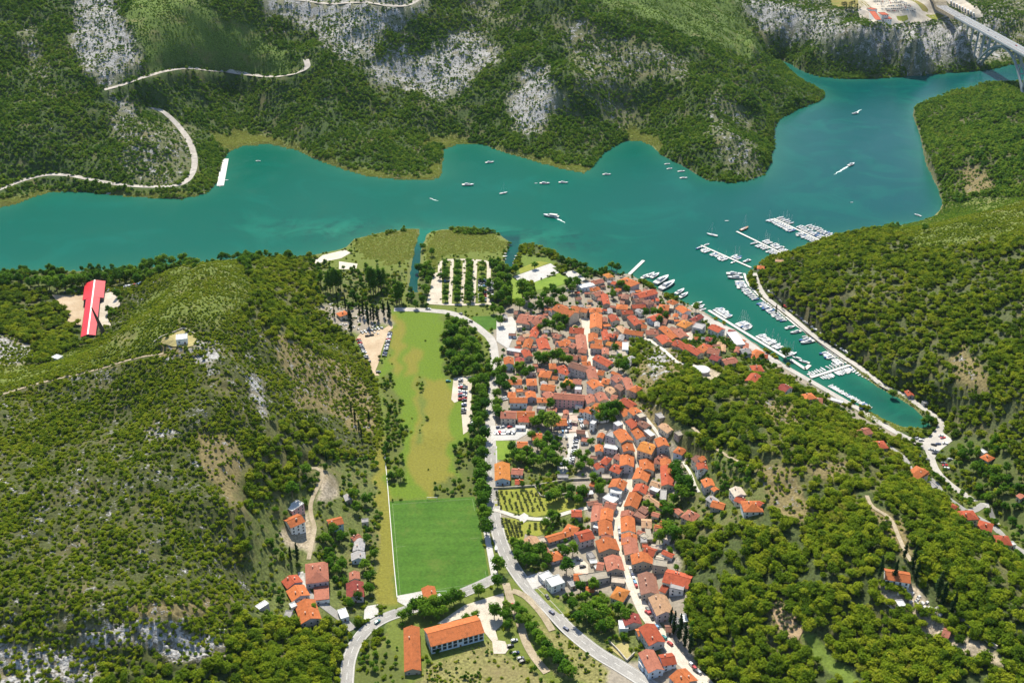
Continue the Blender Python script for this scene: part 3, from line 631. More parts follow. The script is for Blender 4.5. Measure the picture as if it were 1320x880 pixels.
def lobes_crown(seed, n_lobe, n_face, size, shape='dome'):
    """crown of unit radius: leaf sprays spread over and through a bunch of lobes, and a broken inner core"""
    R = random.Random(seed); vs = []; fs = []
    lob = []
    for i in range(n_lobe):
        if shape == 'dome':
            a = R.uniform(0, 2*PI); rr = R.uniform(.15, .72)*(1 if i else 0); z = .95 + R.uniform(-.32, .34) - .35*rr; lr = R.uniform(.28, .48)
            lob.append((rr*math.cos(a), rr*math.sin(a), z, lr, lr*.8))
        elif shape == 'bush':
            a = R.uniform(0, 2*PI); rr = R.uniform(.1, .65)*(1 if i else 0); lr = R.uniform(.3, .5); lob.append((rr*math.cos(a), rr*math.sin(a), .42-.2*rr, lr, lr))
        elif shape == 'round':
            a = R.uniform(0, 2*PI); t = R.uniform(-.7, 1); rr = math.sqrt(1-min(1, t*t))*R.uniform(.35, .65); lr = R.uniform(.32, .46); lob.append((rr*math.cos(a), rr*math.sin(a), 1.25+t*.6, lr, lr))
        elif shape == 'tall':
            t = (i+.5)/n_lobe; w = math.sin(PI*min(1, t*.85+.15))*.30+.05; a = R.uniform(0, 2*PI); lob.append((w*.35*math.cos(a), w*.35*math.sin(a), .35+3.6*t, w, .42))
        elif shape == 'poplar':
            t = (i+.5)/n_lobe; w = .36+.3*math.sin(PI*t); a = R.uniform(0, 2*PI); lob.append((w*.5*math.cos(a), w*.5*math.sin(a), 1.3+3.0*t, w*.85, .5))
    per = max(3, n_face//n_lobe)
    for (x, y, z, lr, lz) in lob:
        # core: small faceted blob
        k = len(vs); cr = .72
        ring = [(x+lr*cr*math.cos(q), y+lr*cr*math.sin(q), z) for q in (0, 1.26, 2.51, 3.77, 5.03)]
        vs += [(x, y, z+lz*cr)] + ring + [(x, y, z-lz*cr)]
        for i in range(5): fs.append((k, k+1+i, k+1+(i+1) % 5)); fs.append((k+6, k+1+(i+1) % 5, k+1+i))
        for _ in range(per):
            u = R.uniform(-.35, 1); a = R.uniform(0, 2*PI); s = math.sqrt(1-u*u); d = Vector((s*math.cos(a), s*math.sin(a), u)); rad = R.uniform(.8, 1.12)
            c = Vector((x+d.x*lr*rad, y+d.y*lr*rad, z+d.z*lz*rad)); nrm = (d*.8 + Vector((R.uniform(-.6,.6), R.uniform(-.6,.6), R.uniform(.1,1.3)))).normalized()
            t1 = nrm.orthogonal().normalized(); t1.rotate(Matrix.Rotation(R.uniform(0, PI), 3, nrm)); t2 = nrm.cross(t1); sz = size*R.uniform(.6, 1.3)
            k = len(vs); vs += [tuple(c-t1*sz), tuple(c+t2*sz*.7), tuple(c+t1*sz), tuple(c-t2*sz*.7)]; fs.append((k, k+1, k+2, k+3))
    return vs, fs
def crown_mesh(name, m, *a):
    v, f = lobes_crown(*a); return mesh(name, v, f, [m])
def trunk_mesh(name, h=.9, r=.07, n=5):
    b = MB(); R = random.Random(h*100)
    b.tube((0,0,-.25), (.03,.02,h*.6), r, r*.7, n, False); b.tube((.03,.02,h*.6), (-.02,.0,h), r*.7, r*.35, n, False)
    for i in range(4): a = i*1.7+.4; b.tube((.02,.01,h*(.5+.08*i)), (.35*math.cos(a), .35*math.sin(a), h*(.8+.08*i)), r*.4, r*.15, 4, False)
    return b.mesh(name, MATS['bark'])
PINE = [crown_mesh('pine_crown', MATS['pine_leaf'], s, 13, 460, .115, 'dome') for s in (1, 2, 3, 4)]
BROAD = [crown_mesh('broad_crown', MATS['broad_leaf'], s, 14, 460, .115, 'round') for s in (11, 12, 13)]
OLIVE = [crown_mesh('olive_crown', MATS['olive_leaf'], s, 8, 200, .13, 'round') for s in (21, 22)]
CYPR = [crown_mesh('cypress_crown', MATS['cypress_leaf'], s, 12, 420, .10, 'tall') for s in (31, 32)]
POPL = [crown_mesh('poplar_crown', MATS['broad_leaf'], s, 12, 420, .14, 'poplar') for s in (41, 42)]
TRUNK = trunk_mesh('trunk'); TRUNK_TALL = trunk_mesh('tall_trunk', 1.6, .09)
# -- prototypes of the masses (kept in a collection of their own that the scene does not draw)
PROTO = bpy.data.collections.new('mass_prototypes')
def proto(name, parts):
    vs, fs, mi, ms = [], [], [], []
    for me_, m_ in parts:
        k = len(vs); vs += [tuple(v.co) for v in me_.vertices]; fs += [tuple(k+i for i in p.vertices) for p in me_.polygons]; mi += [len(ms)]*len(me_.polygons); ms.append(m_)
    o = bpy.data.objects.new(name, mesh(name, vs, fs, ms, mi)); PROTO.objects.link(o)
NPROTO = 0
def mk(kind, i, parts): proto('p%02d_%s' % (i, kind), parts)
idx = 0; KIDX = {}
def reg(kind, lst):
    global idx
    KIDX[kind] = (idx, len(lst))
    for parts in lst: mk(kind, idx, parts); idx += 1
def cm(m, *a): return crown_mesh('c', m, *a)
reg('pine', [[(PINE[i], MATS['pine_leaf']), (TRUNK, MATS['bark'])] for i in range(4)])
reg('bush', [[(cm(MATS['bush_leaf'], 50+i, 7, 150, .15, 'bush'), MATS['bush_leaf'])] for i in range(4)])
reg('broad', [[(BROAD[i], MATS['broad_leaf']), (TRUNK, MATS['bark'])] for i in range(3)])
reg('tall', [[(CYPR[0], MATS['cypress_leaf'])]])
reg('farpine', [[(cm(MATS['far_leaf'], 60+i, 7, 110, .2, 'dome'), MATS['far_leaf'])] for i in range(3)])
reg('farbush', [[(cm(MATS['far_leaf'], 70+i, 5, 60, .24, 'bush'), MATS['far_leaf'])] for i in range(3)])
reg('reed', [[(cm(MATS['reed_leaf'], 80+i, 5, 70, .2, 'bush'), MATS['reed_leaf'])] for i in range(2)])
# ------------------------------------------------------------------ scatter over the terrain cells
HARD = np.zeros((RH, RW), np.uint8)       # 1 = keep clear (built, paved, mown)
CLEAR = []                                # filled by later parts: world polygons / circles to keep clear
def clear_poly(px_poly): paint(px_poly, 1, HARD)
REG = {'far': 0, 'left': 1, 'valley': 2, 'ridge': 3, 'right': 4}
def scatter():
    rows, cols = XG.shape
    xa, xb, ya, yb = XG[:-1,:-1], XG[:-1,1:], YG[:-1,:-1], YG[1:,:-1]
    area = np.abs((XG[:-1,1:]-XG[:-1,:-1])*(YG[:-1,:-1]-YG[1:,:-1]))
    C = CT[:-1,:-1]
    dens = np.array([CLS[c][2] for c in CN])[C]/100
    patchy = np.clip((fbm(XG[:-1,:-1]/22, YG[:-1,:-1]/22, 3, 33)-.30)*4, .35, 1.3)
    dens = dens*patchy
    px, py = PXT[:-1,:-1], PYT[:-1,:-1]
    vis = (px > -190) & (px < 1530) & (py > -80) & (py < 1010)
    dens = dens*np.where((SD[:-1,:-1] < 14) & np.isin(C, [CN.index(c_) for c_ in ('rightwood','farwood','darkwood','farmix')]), 1.9, 1)*vis*(SD[:-1,:-1] > .9)*(~ROADMASK[:-1,:-1])
    lam = dens*area
    cnt = RNG.poisson(lam)
    idx = np.nonzero(cnt); rep = cnt[idx]; r = np.repeat(idx[0], rep); c = np.repeat(idx[1], rep)
    n = len(r); u, v = RNG.random(n), RNG.random(n)
    X = XG[r,c]*(1-u)+XG[r,c+1]*u; X = X*(1-v)+(XG[r+1,c]*(1-u)+XG[r+1,c+1]*u)*v; Y = YG[r,c]*(1-v)+YG[r+1,c]*v
    Z = height(X, Y); K = CT[r,c]
    # keep roofs, roads and yards clear
    px, py = project(X, Y, Z); ix = np.clip((px+OX).astype(int), 0, RW-1); iy = np.clip((py+OY).astype(int), 0, RH-1)
    ok = HARD[iy, ix] == 0
    for (ax, ay, ar) in CLEAR: ok &= (X-ax)**2+(Y-ay)**2 > ar*ar
    X, Y, Z, K, px, py = X[ok], Y[ok], Z[ok], K[ok], px[ok], py[ok]; n = len(X)
    rmin = np.array([CLS[c_][3] for c_ in CN])[K]; rmax = np.array([CLS[c_][4] for c_ in CN])[K]
    rad = rmin+(rmax-rmin)*RNG.random(n)**1.4
    W = np.array([CLS[c_][5] for c_ in CN])[K]; cw = np.cumsum(W, 1); t = RNG.random(n); kind = (t[:,None] > cw).sum(1)
    kind = np.minimum(kind, 3)
    farm = Y > 1120
    return X, Y, Z, K, rad, kind, farm, px, py
NIGHT = 0
def gn_tree():
    t = bpy.data.node_groups.new('scatter_mass', 'GeometryNodeTree')
    t.interface.new_socket('Geometry', in_out='INPUT', socket_type='NodeSocketGeometry'); t.interface.new_socket('Geometry', in_out='OUTPUT', socket_type='NodeSocketGeometry')
    gi = t.nodes.new('NodeGroupInput'); go_ = t.nodes.new('NodeGroupOutput'); ip = t.nodes.new('GeometryNodeInstanceOnPoints'); ci = t.nodes.new('GeometryNodeCollectionInfo')
    ci.inputs['Collection'].default_value = PROTO; ci.inputs['Separate Children'].default_value = True; ci.inputs['Reset Children'].default_value = True
    ip.inputs['Pick Instance'].default_value = True
    def attr(nm, ty):
        a = t.nodes.new('GeometryNodeInputNamedAttribute'); a.data_type = ty; a.inputs['Name'].default_value = nm; return a.outputs['Attribute']
    t.links.new(gi.outputs[0], ip.inputs['Points']); t.links.new(ci.outputs[0], ip.inputs['Instance'])
    t.links.new(attr('idx', 'INT'), ip.inputs['Instance Index']); t.links.new(attr('rot', 'FLOAT_VECTOR'), ip.inputs['Rotation']); t.links.new(attr('scl', 'FLOAT_VECTOR'), ip.inputs['Scale'])
    t.links.new(ip.outputs[0], go_.inputs[0]); return t
GN = gn_tree()
def mass(name, label, cat, X, Y, Z, rad, ids, tall=None):
    n = len(X)
    if n == 0: return
    me_ = bpy.data.meshes.new(name); me_.vertices.add(n); me_.vertices.foreach_set('co', np.stack([X, Y, Z], 1).astype(np.float32).ravel())
    a = me_.attributes.new('idx', 'INT', 'POINT'); a.data.foreach_set('value', ids.astype(np.int32))
    rot = np.zeros((n,3)); rot[:,2] = RNG.random(n)*6.283; rot[:,0] = RNG.normal(0, .06, n); rot[:,1] = RNG.normal(0, .06, n)
    a = me_.attributes.new('rot', 'FLOAT_VECTOR', 'POINT'); a.data.foreach_set('vector', rot.astype(np.float32).ravel())
    s = np.stack([rad*(.85+.3*RNG.random(n)), rad*(.85+.3*RNG.random(n)), rad*(.8+.5*RNG.random(n))*(1 if tall is None else tall)], 1)
    a = me_.attributes.new('scl', 'FLOAT_VECTOR', 'POINT'); a.data.foreach_set('vector', s.astype(np.float32).ravel())
    o = put(name, me_); md = o.modifiers.new('scatter', 'NODES'); md.node_group = GN
    tag(o, label, cat, kind='stuff'); return o
# ------------------------------------------------------------------ labels that single things out
ORD = ['nearest','second nearest','third nearest','fourth nearest','fifth nearest','sixth nearest','seventh nearest','eighth nearest','ninth nearest','tenth nearest','eleventh nearest','twelfth nearest','thirteenth nearest','fourteenth nearest','fifteenth nearest','sixteenth nearest','seventeenth nearest','eighteenth nearest','nineteenth nearest','twentieth nearest']
MARKS = [('the white fronted church',742,408),('the long pink building',735,520),('the tree car park',600,365),('the riverfront pier',812,354),('the boatless quay corner',905,404),
 ('the round water tank',902,478),('the white modern villa',712,748),('the long hall',590,815),('the football pitch',567,705),('the olive orchard',690,640),('the green square',650,580),
 ('the leafy square',790,535),('the walled cemetery',1200,770),('the bottom street end',890,860),('the stone courtyard ruin',845,690),('the beige street bend',822,590),('the marina footbridge',1070,480),
 ('the narrow street mouth',757,425),('the red riverside terrace',850,378),('the lane junction',1195,572),('the settlement street',400,765),('the stone hut',237,437),('the water inlet',654,345),
 ('the quay house row',955,430),('the white arch terrace',790,640),('the tan roofed house',855,785),('the ridge houses',960,635),('the loop lane corner',630,338),('the road bend lawn',628,416),('the gravel plot',600,520),('the hall yard',650,800),('the villa vegetable plot',715,775),('the dark walled plot',795,838),('the pier beach',440,330),('the far motorway',1230,10),('the scarlet hall',117,390),('the bend by the ruin',870,640),('the outer pontoons',1000,315),('the hooked pontoon',1032,470),('the cypress grove',470,405)]
def where(x, y):
    b_ = min(MARKS, key=lambda m_: math.hypot(m_[1]-x, (m_[2]-y)*1.3)); dx, dy = x-b_[1], y-b_[2]
    if math.hypot(dx, dy) < 5: d = 'beside'
    elif abs(dx) > abs(dy)*2: d = 'right of' if dx > 0 else 'left of'
    elif abs(dy) > abs(dx)*2: d = 'below' if dy > 0 else 'above'
    else: d = ('below' if dy > 0 else 'above') + (' right of' if dx > 0 else ' left of')
    return d, b_
PENDING = []
def later(o, look, cat, x, y, group):
    """label is decided when all things are known, so that no two read the same"""
    tag(o, look, cat, group); PENDING.append((o, look, cat, x, y))
def settle_labels():
    byk = {}
    for (o, look, cat, x, y) in PENDING:
        d, mk_ = where(x, y); byk.setdefault((look, d, mk_[0]), []).append((math.hypot(x-mk_[1], y-mk_[2]), o))
    for (look, d, mk_), L_ in byk.items():
        L_.sort(key=lambda t: t[0])
        for i, (_, o) in enumerate(L_):
            o['label'] = '%s %s %s' % (look, d, mk_) + ('' if len(L_) == 1 else ', %s to it' % ORD[i] if i < 20 else ', among the farthest')
# ------------------------------------------------------------------ houses
def roof_mat(name, col):
    m, nt, b = new_mat(name); tc = N(nt, 'ShaderNodeTexCoord'); oi = N(nt, 'ShaderNodeObjectInfo')
    o_ = tc.outputs['Object']; n1 = noise(nt, o_, .45, 5, .7); n2 = noise(nt, o_, 2.2, 3)
    wv = N(nt, 'ShaderNodeTexWave', wave_type='BANDS', bands_direction='X'); wv.inputs['Scale'].default_value = 1.1; wv.inputs['Distortion'].default_value = .4; nt.links.new(o_, wv.inputs['Vector'])
    r = ramp(nt, [(.28, (col[0]*.42, col[1]*.55, col[2]*.7)), (.46, [c*.9 for c in col]), (.6, col), (.78, (min(1, col[0]*1.15+.04), min(1, col[1]*1.3+.05), min(1, col[2]*1.5+.05)))]); nt.links.new(n1.outputs['Fac'], r.inputs['Fac'])
    mr = N(nt, 'ShaderNodeMapRange'); mr.inputs['To Min'].default_value = .72; mr.inputs['To Max'].default_value = 1.22
    nt.links.new(math_(nt, 'ADD', math_(nt, 'MULTIPLY', n2.outputs['Fac'], .6), math_(nt, 'MULTIPLY', wv.outputs['Fac'], .4)), mr.inputs['Value'])
    mx = N(nt, 'ShaderNodeMix', data_type='RGBA', blend_type='MULTIPLY'); mx.inputs[0].default_value = 1; nt.links.new(r.outputs['Color'], mx.inputs[6]); nt.links.new(mr.outputs['Result'], mx.inputs[7])
    hs = N(nt, 'ShaderNodeHueSaturation'); m2 = N(nt, 'ShaderNodeMapRange'); m2.inputs['To Min'].default_value = .8; m2.inputs['To Max'].default_value = 1.15
    nt.links.new(oi.outputs['Random'], m2.inputs['Value']); nt.links.new(m2.outputs['Result'], hs.inputs['Value']); nt.links.new(mx.outputs[2], hs.inputs['Color']); nt.links.new(hs.outputs['Color'], b.inputs['Base Color'])
    b.inputs['Roughness'].default_value = .85; b.inputs['Specular IOR Level'].default_value = .2
    bp = N(nt, 'ShaderNodeBump'); bp.inputs['Strength'].default_value = .6; bp.inputs['Distance'].default_value = .12; nt.links.new(wv.outputs['Fac'], bp.inputs['Height']); nt.links.new(bp.outputs['Normal'], b.inputs['Normal'])
    MATS[name] = m; return m
RC = {'o': ('orange', (.50,.150,.050)), 'p': ('pinkish red', (.40,.150,.095)), 'r': ('red', (.43,.095,.045)), 'b': ('brown', (.27,.13,.09)), 't': ('tan', (.55,.33,.19)),
      'y': ('amber', (.56,.21,.05)), 'd': ('dark red', (.30,.065,.05)), 'g': ('grey', (.36,.34,.33)), 'w': ('white', (.78,.77,.74)), 's': ('stone', (.42,.37,.29)), 'k': ('scarlet', (.55,.012,.02)), 'e': ('beige', (.55,.46,.36))}
for k, (nm, c) in RC.items(): roof_mat('roof_'+nm.replace(' ', '_'), c)
WC = {'w': ('white', (.74,.73,.71)), 'c': ('cream', (.62,.54,.42)), 's': ('stone', (.36,.31,.25)), 'p': ('pink', (.58,.34,.33)), 'o': ('ochre', (.58,.42,.18)), 'b': ('pale blue', (.50,.60,.70)), 'g': ('grey', (.40,.39,.39)), 'm': ('mauve', (.46,.40,.42))}
for k, (nm, c) in WC.items(): mat('wall_'+nm.replace(' ', '_'), c, .9, .14, .5, rnd=.08)
mat('window_glass', (.035,.05,.065), .15, .2, spec=.6); mat('window_frame', (.68,.66,.62), .6); mat('door_wood', (.16,.09,.05), .6, .2, 2); mat('chimney_brick', (.52,.36,.27), .9, .2, 3); mat('green_shutter', (.05,.12,.07), .6)
def window_mesh(nm, w, h):
    g = MB().box(-w/2, -.06, 0, w/2, .03, h); f = MB(); t = .12
    f.box(-w/2-t, -.08, -t, w/2+t, .07, 0); f.box(-w/2-t, -.08, h, w/2+t, .07, h+t); f.box(-w/2-t, -.08, 0, -w/2, .07, h); f.box(w/2, -.08, 0, w/2+t, .07, h)
    v = g.v+f.v; n = len(g.v); fs = g.f+[tuple(n+i for i in q) for q in f.f]
    return mesh(nm, v, fs, [MATS['window_glass'], MATS['window_frame']], [0]*len(g.f)+[1]*len(f.f))
WIN = window_mesh('window', 1.1, 1.5); WINBIG = window_mesh('large_window', 2.3, 2.2)
DOOR = MB().box(-.6, -.06, 0, .6, .06, 2.2).mesh('door', MATS['door_wood'])
CHIM = MB(); CHIM.box(-.4, -.3, -.8, .4, .3, 1.3); CHIM.box(-.5, -.4, 1.3, .5, .4, 1.45); CHIM = CHIM.mesh('chimney', MATS['chimney_brick'])
RSMALL = random.Random(5)
def house(x1, y1, x2, y2, w, e, typ='g', rc='o', wc='c', name='house', cat='house', label=None, group='terracotta roofed houses of the old town', win=True, bigwin=False, chim=True, maxwin=10):
    hr = e + (w/2*.40 if typ in 'gh' else .15)
    a = ground(x1, y1, hr); b_ = ground(x2, y2, hr); c = (a+b_)/2; d = b_-a; d.z = 0; L = max(d.length, 3.0); rz = math.atan2(d.y, d.x)
    u = Vector((math.cos(rz), math.sin(rz), 0)); v = Vector((-u.y, u.x, 0)); hl, hw = L/2, w/2
    zs = [max(float(height(*(c+u*su*hl+v*sv*hw).xy)), .8) for su in (-1,1) for sv in (-1,1)]; base = min(zs); zc = (a.z+b_.z)/2
    e2 = max(e + (zc-base), e*.8)        # the roof keeps its place, walls reach down to the lowest corner
    t = empty(name, (c.x, c.y, base), rz); wm_ = MATS['wall_'+WC[wc][0].replace(' ', '_')]; rm = MATS['roof_'+RC[rc][0].replace(' ', '_')]
    g = hw*.40
    wb = MB()
    if typ == 'g':
        wb.add([(-hl,-hw,-1.5),(hl,-hw,-1.5),(hl,hw,-1.5),(-hl,hw,-1.5),(-hl,-hw,e2),(hl,-hw,e2),(hl,hw,e2),(-hl,hw,e2),(-hl,0,e2+g),(hl,0,e2+g)],
               [(0,1,5,4),(2,3,7,6),(1,2,6,9,5),(3,0,4,8,7),(4,5,9,8),(6,7,8,9)])
    else: wb.box(-hl, -hw, -1.5, hl, hw, e2)
    wb.put('wall', wm_, t)
    rb = MB(); ov, oe, th = .55, .4, .22
    if typ == 'g':
        z0 = e2 - ov*.40
        for s in (-1, 1):
            q = [(-hl-oe, s*(hw+ov), z0+.03), (hl+oe, s*(hw+ov), z0+.03), (hl+oe, 0, e2+g+.03), (-hl-oe, 0, e2+g+.03)]
            if s > 0: q = q[::-1]
            top = [(p[0], p[1], p[2]+th) for p in q]; rb.add(q+top, [(3,2,1,0),(4,5,6,7),(0,1,5,4),(1,2,6,5),(2,3,7,6),(3,0,4,7)])
        rb.box(-hl-oe, -.16, e2+g+.12, hl+oe, .16, e2+g+.36)
    elif typ == 'h':
        k = min(hl*.85, hw); hx = hl+ov; hy = hw+ov; z0 = e2-ov*.4; zt = e2+g
        P4 = [(-hx,-hy,z0),(hx,-hy,z0),(hx,hy,z0),(-hx,hy,z0)]; T = [(p[0],p[1],p[2]+th) for p in P4]
        rb.add(P4+T+[(-hl+k,0,zt+th),(hl-k,0,zt+th)], [(3,2,1,0),(0,1,5,4),(1,2,6,5),(2,3,7,6),(3,0,4,7),(4,5,9,8),(5,6,9),(6,7,8,9),(7,4,8)])
    else:
        rb.box(-hl-.05, -hw-.05, e2+.01, hl+.05, hw+.05, e2+.22)
        for (xa, ya, xb, yb) in ((-hl-.05,-hw-.05,hl+.05,-hw+.25),(-hl-.05,hw-.25,hl+.05,hw+.05),(-hl-.05,-hw+.25,-hl+.25,hw-.25),(hl-.25,-hw+.25,hl+.05,hw-.25)): rb.box(xa, ya, e2+.23, xb, yb, e2+.6)
    ro = rb.put('roof', rm, t)
    if chim and typ in 'gh' and L > 5:
        for k in range(1 if w < 10 else 2):
            xx = RSMALL.uniform(-.7, .7)*(hl-(hw*.6 if typ == 'h' else .5)); yy = RSMALL.choice((-1,1))*hw*.35
            put('chimney', CHIM, ro, (xx, yy, e2+g-abs(yy)*.4+.1))
    if win:
        nwin = 0; st = 2.6; rows = max(1, int((e2-.6)/st)); W_ = WINBIG if bigwin else WIN; door = False
        tocam = -Vector((c.x, c.y, 0)).normalized()
        for (n_, p0, half, ang) in sorted(((v*-1, -hw, hl, 0), (v, hw, hl, PI), (u, hl, hw, PI/2), (u*-1, -hl, hw, -PI/2)), key=lambda q: -q[0].dot(tocam)):
            if n_.dot(tocam) < .15: continue
            nx = max(1, int((2*half-1)/(3.1 if not bigwin else 3.0)))
            for r_ in range(rows-1, -1, -1):
                for i in range(nx):
                    if nwin >= maxwin: break
                    tt = (i+.5)/nx*2*half-half; z = r_*st+1.0+(e2-rows*st)*.4
                    loc = (tt, p0-.02, z) if ang == 0 else (tt, p0+.02, z) if ang == PI else (p0+.02, tt, z) if ang > 0 else (p0-.02, tt, z)
                    if r_ == 0 and not door and i == nx//2: put('door', DOOR, t, (loc[0], loc[1], .02), ang); door = True; continue
                    put('window', W_, t, loc, ang); nwin += 1
    px, py = (x1+x2)/2, (y1+y2)/2
    size = 'small ' if L*w < 70 else 'large ' if L*w > 190 else ''
    form = {'g': 'gabled', 'h': 'hipped', 'f': 'flat'}[typ]
    if label: tag(t, label, cat, group)
    else: later(t, '%s%s %s %s-walled %s' % (size, RC[rc][0], form, WC[wc][0].replace(' ', '-'), 'house' if name == 'house' else name), cat, px, py, group)
    k = int(L/4)+1
    for i in range(k+1): q = a.lerp(b_, i/k); CLEAR.append((q.x, q.y, w/2+1.2))
    return t
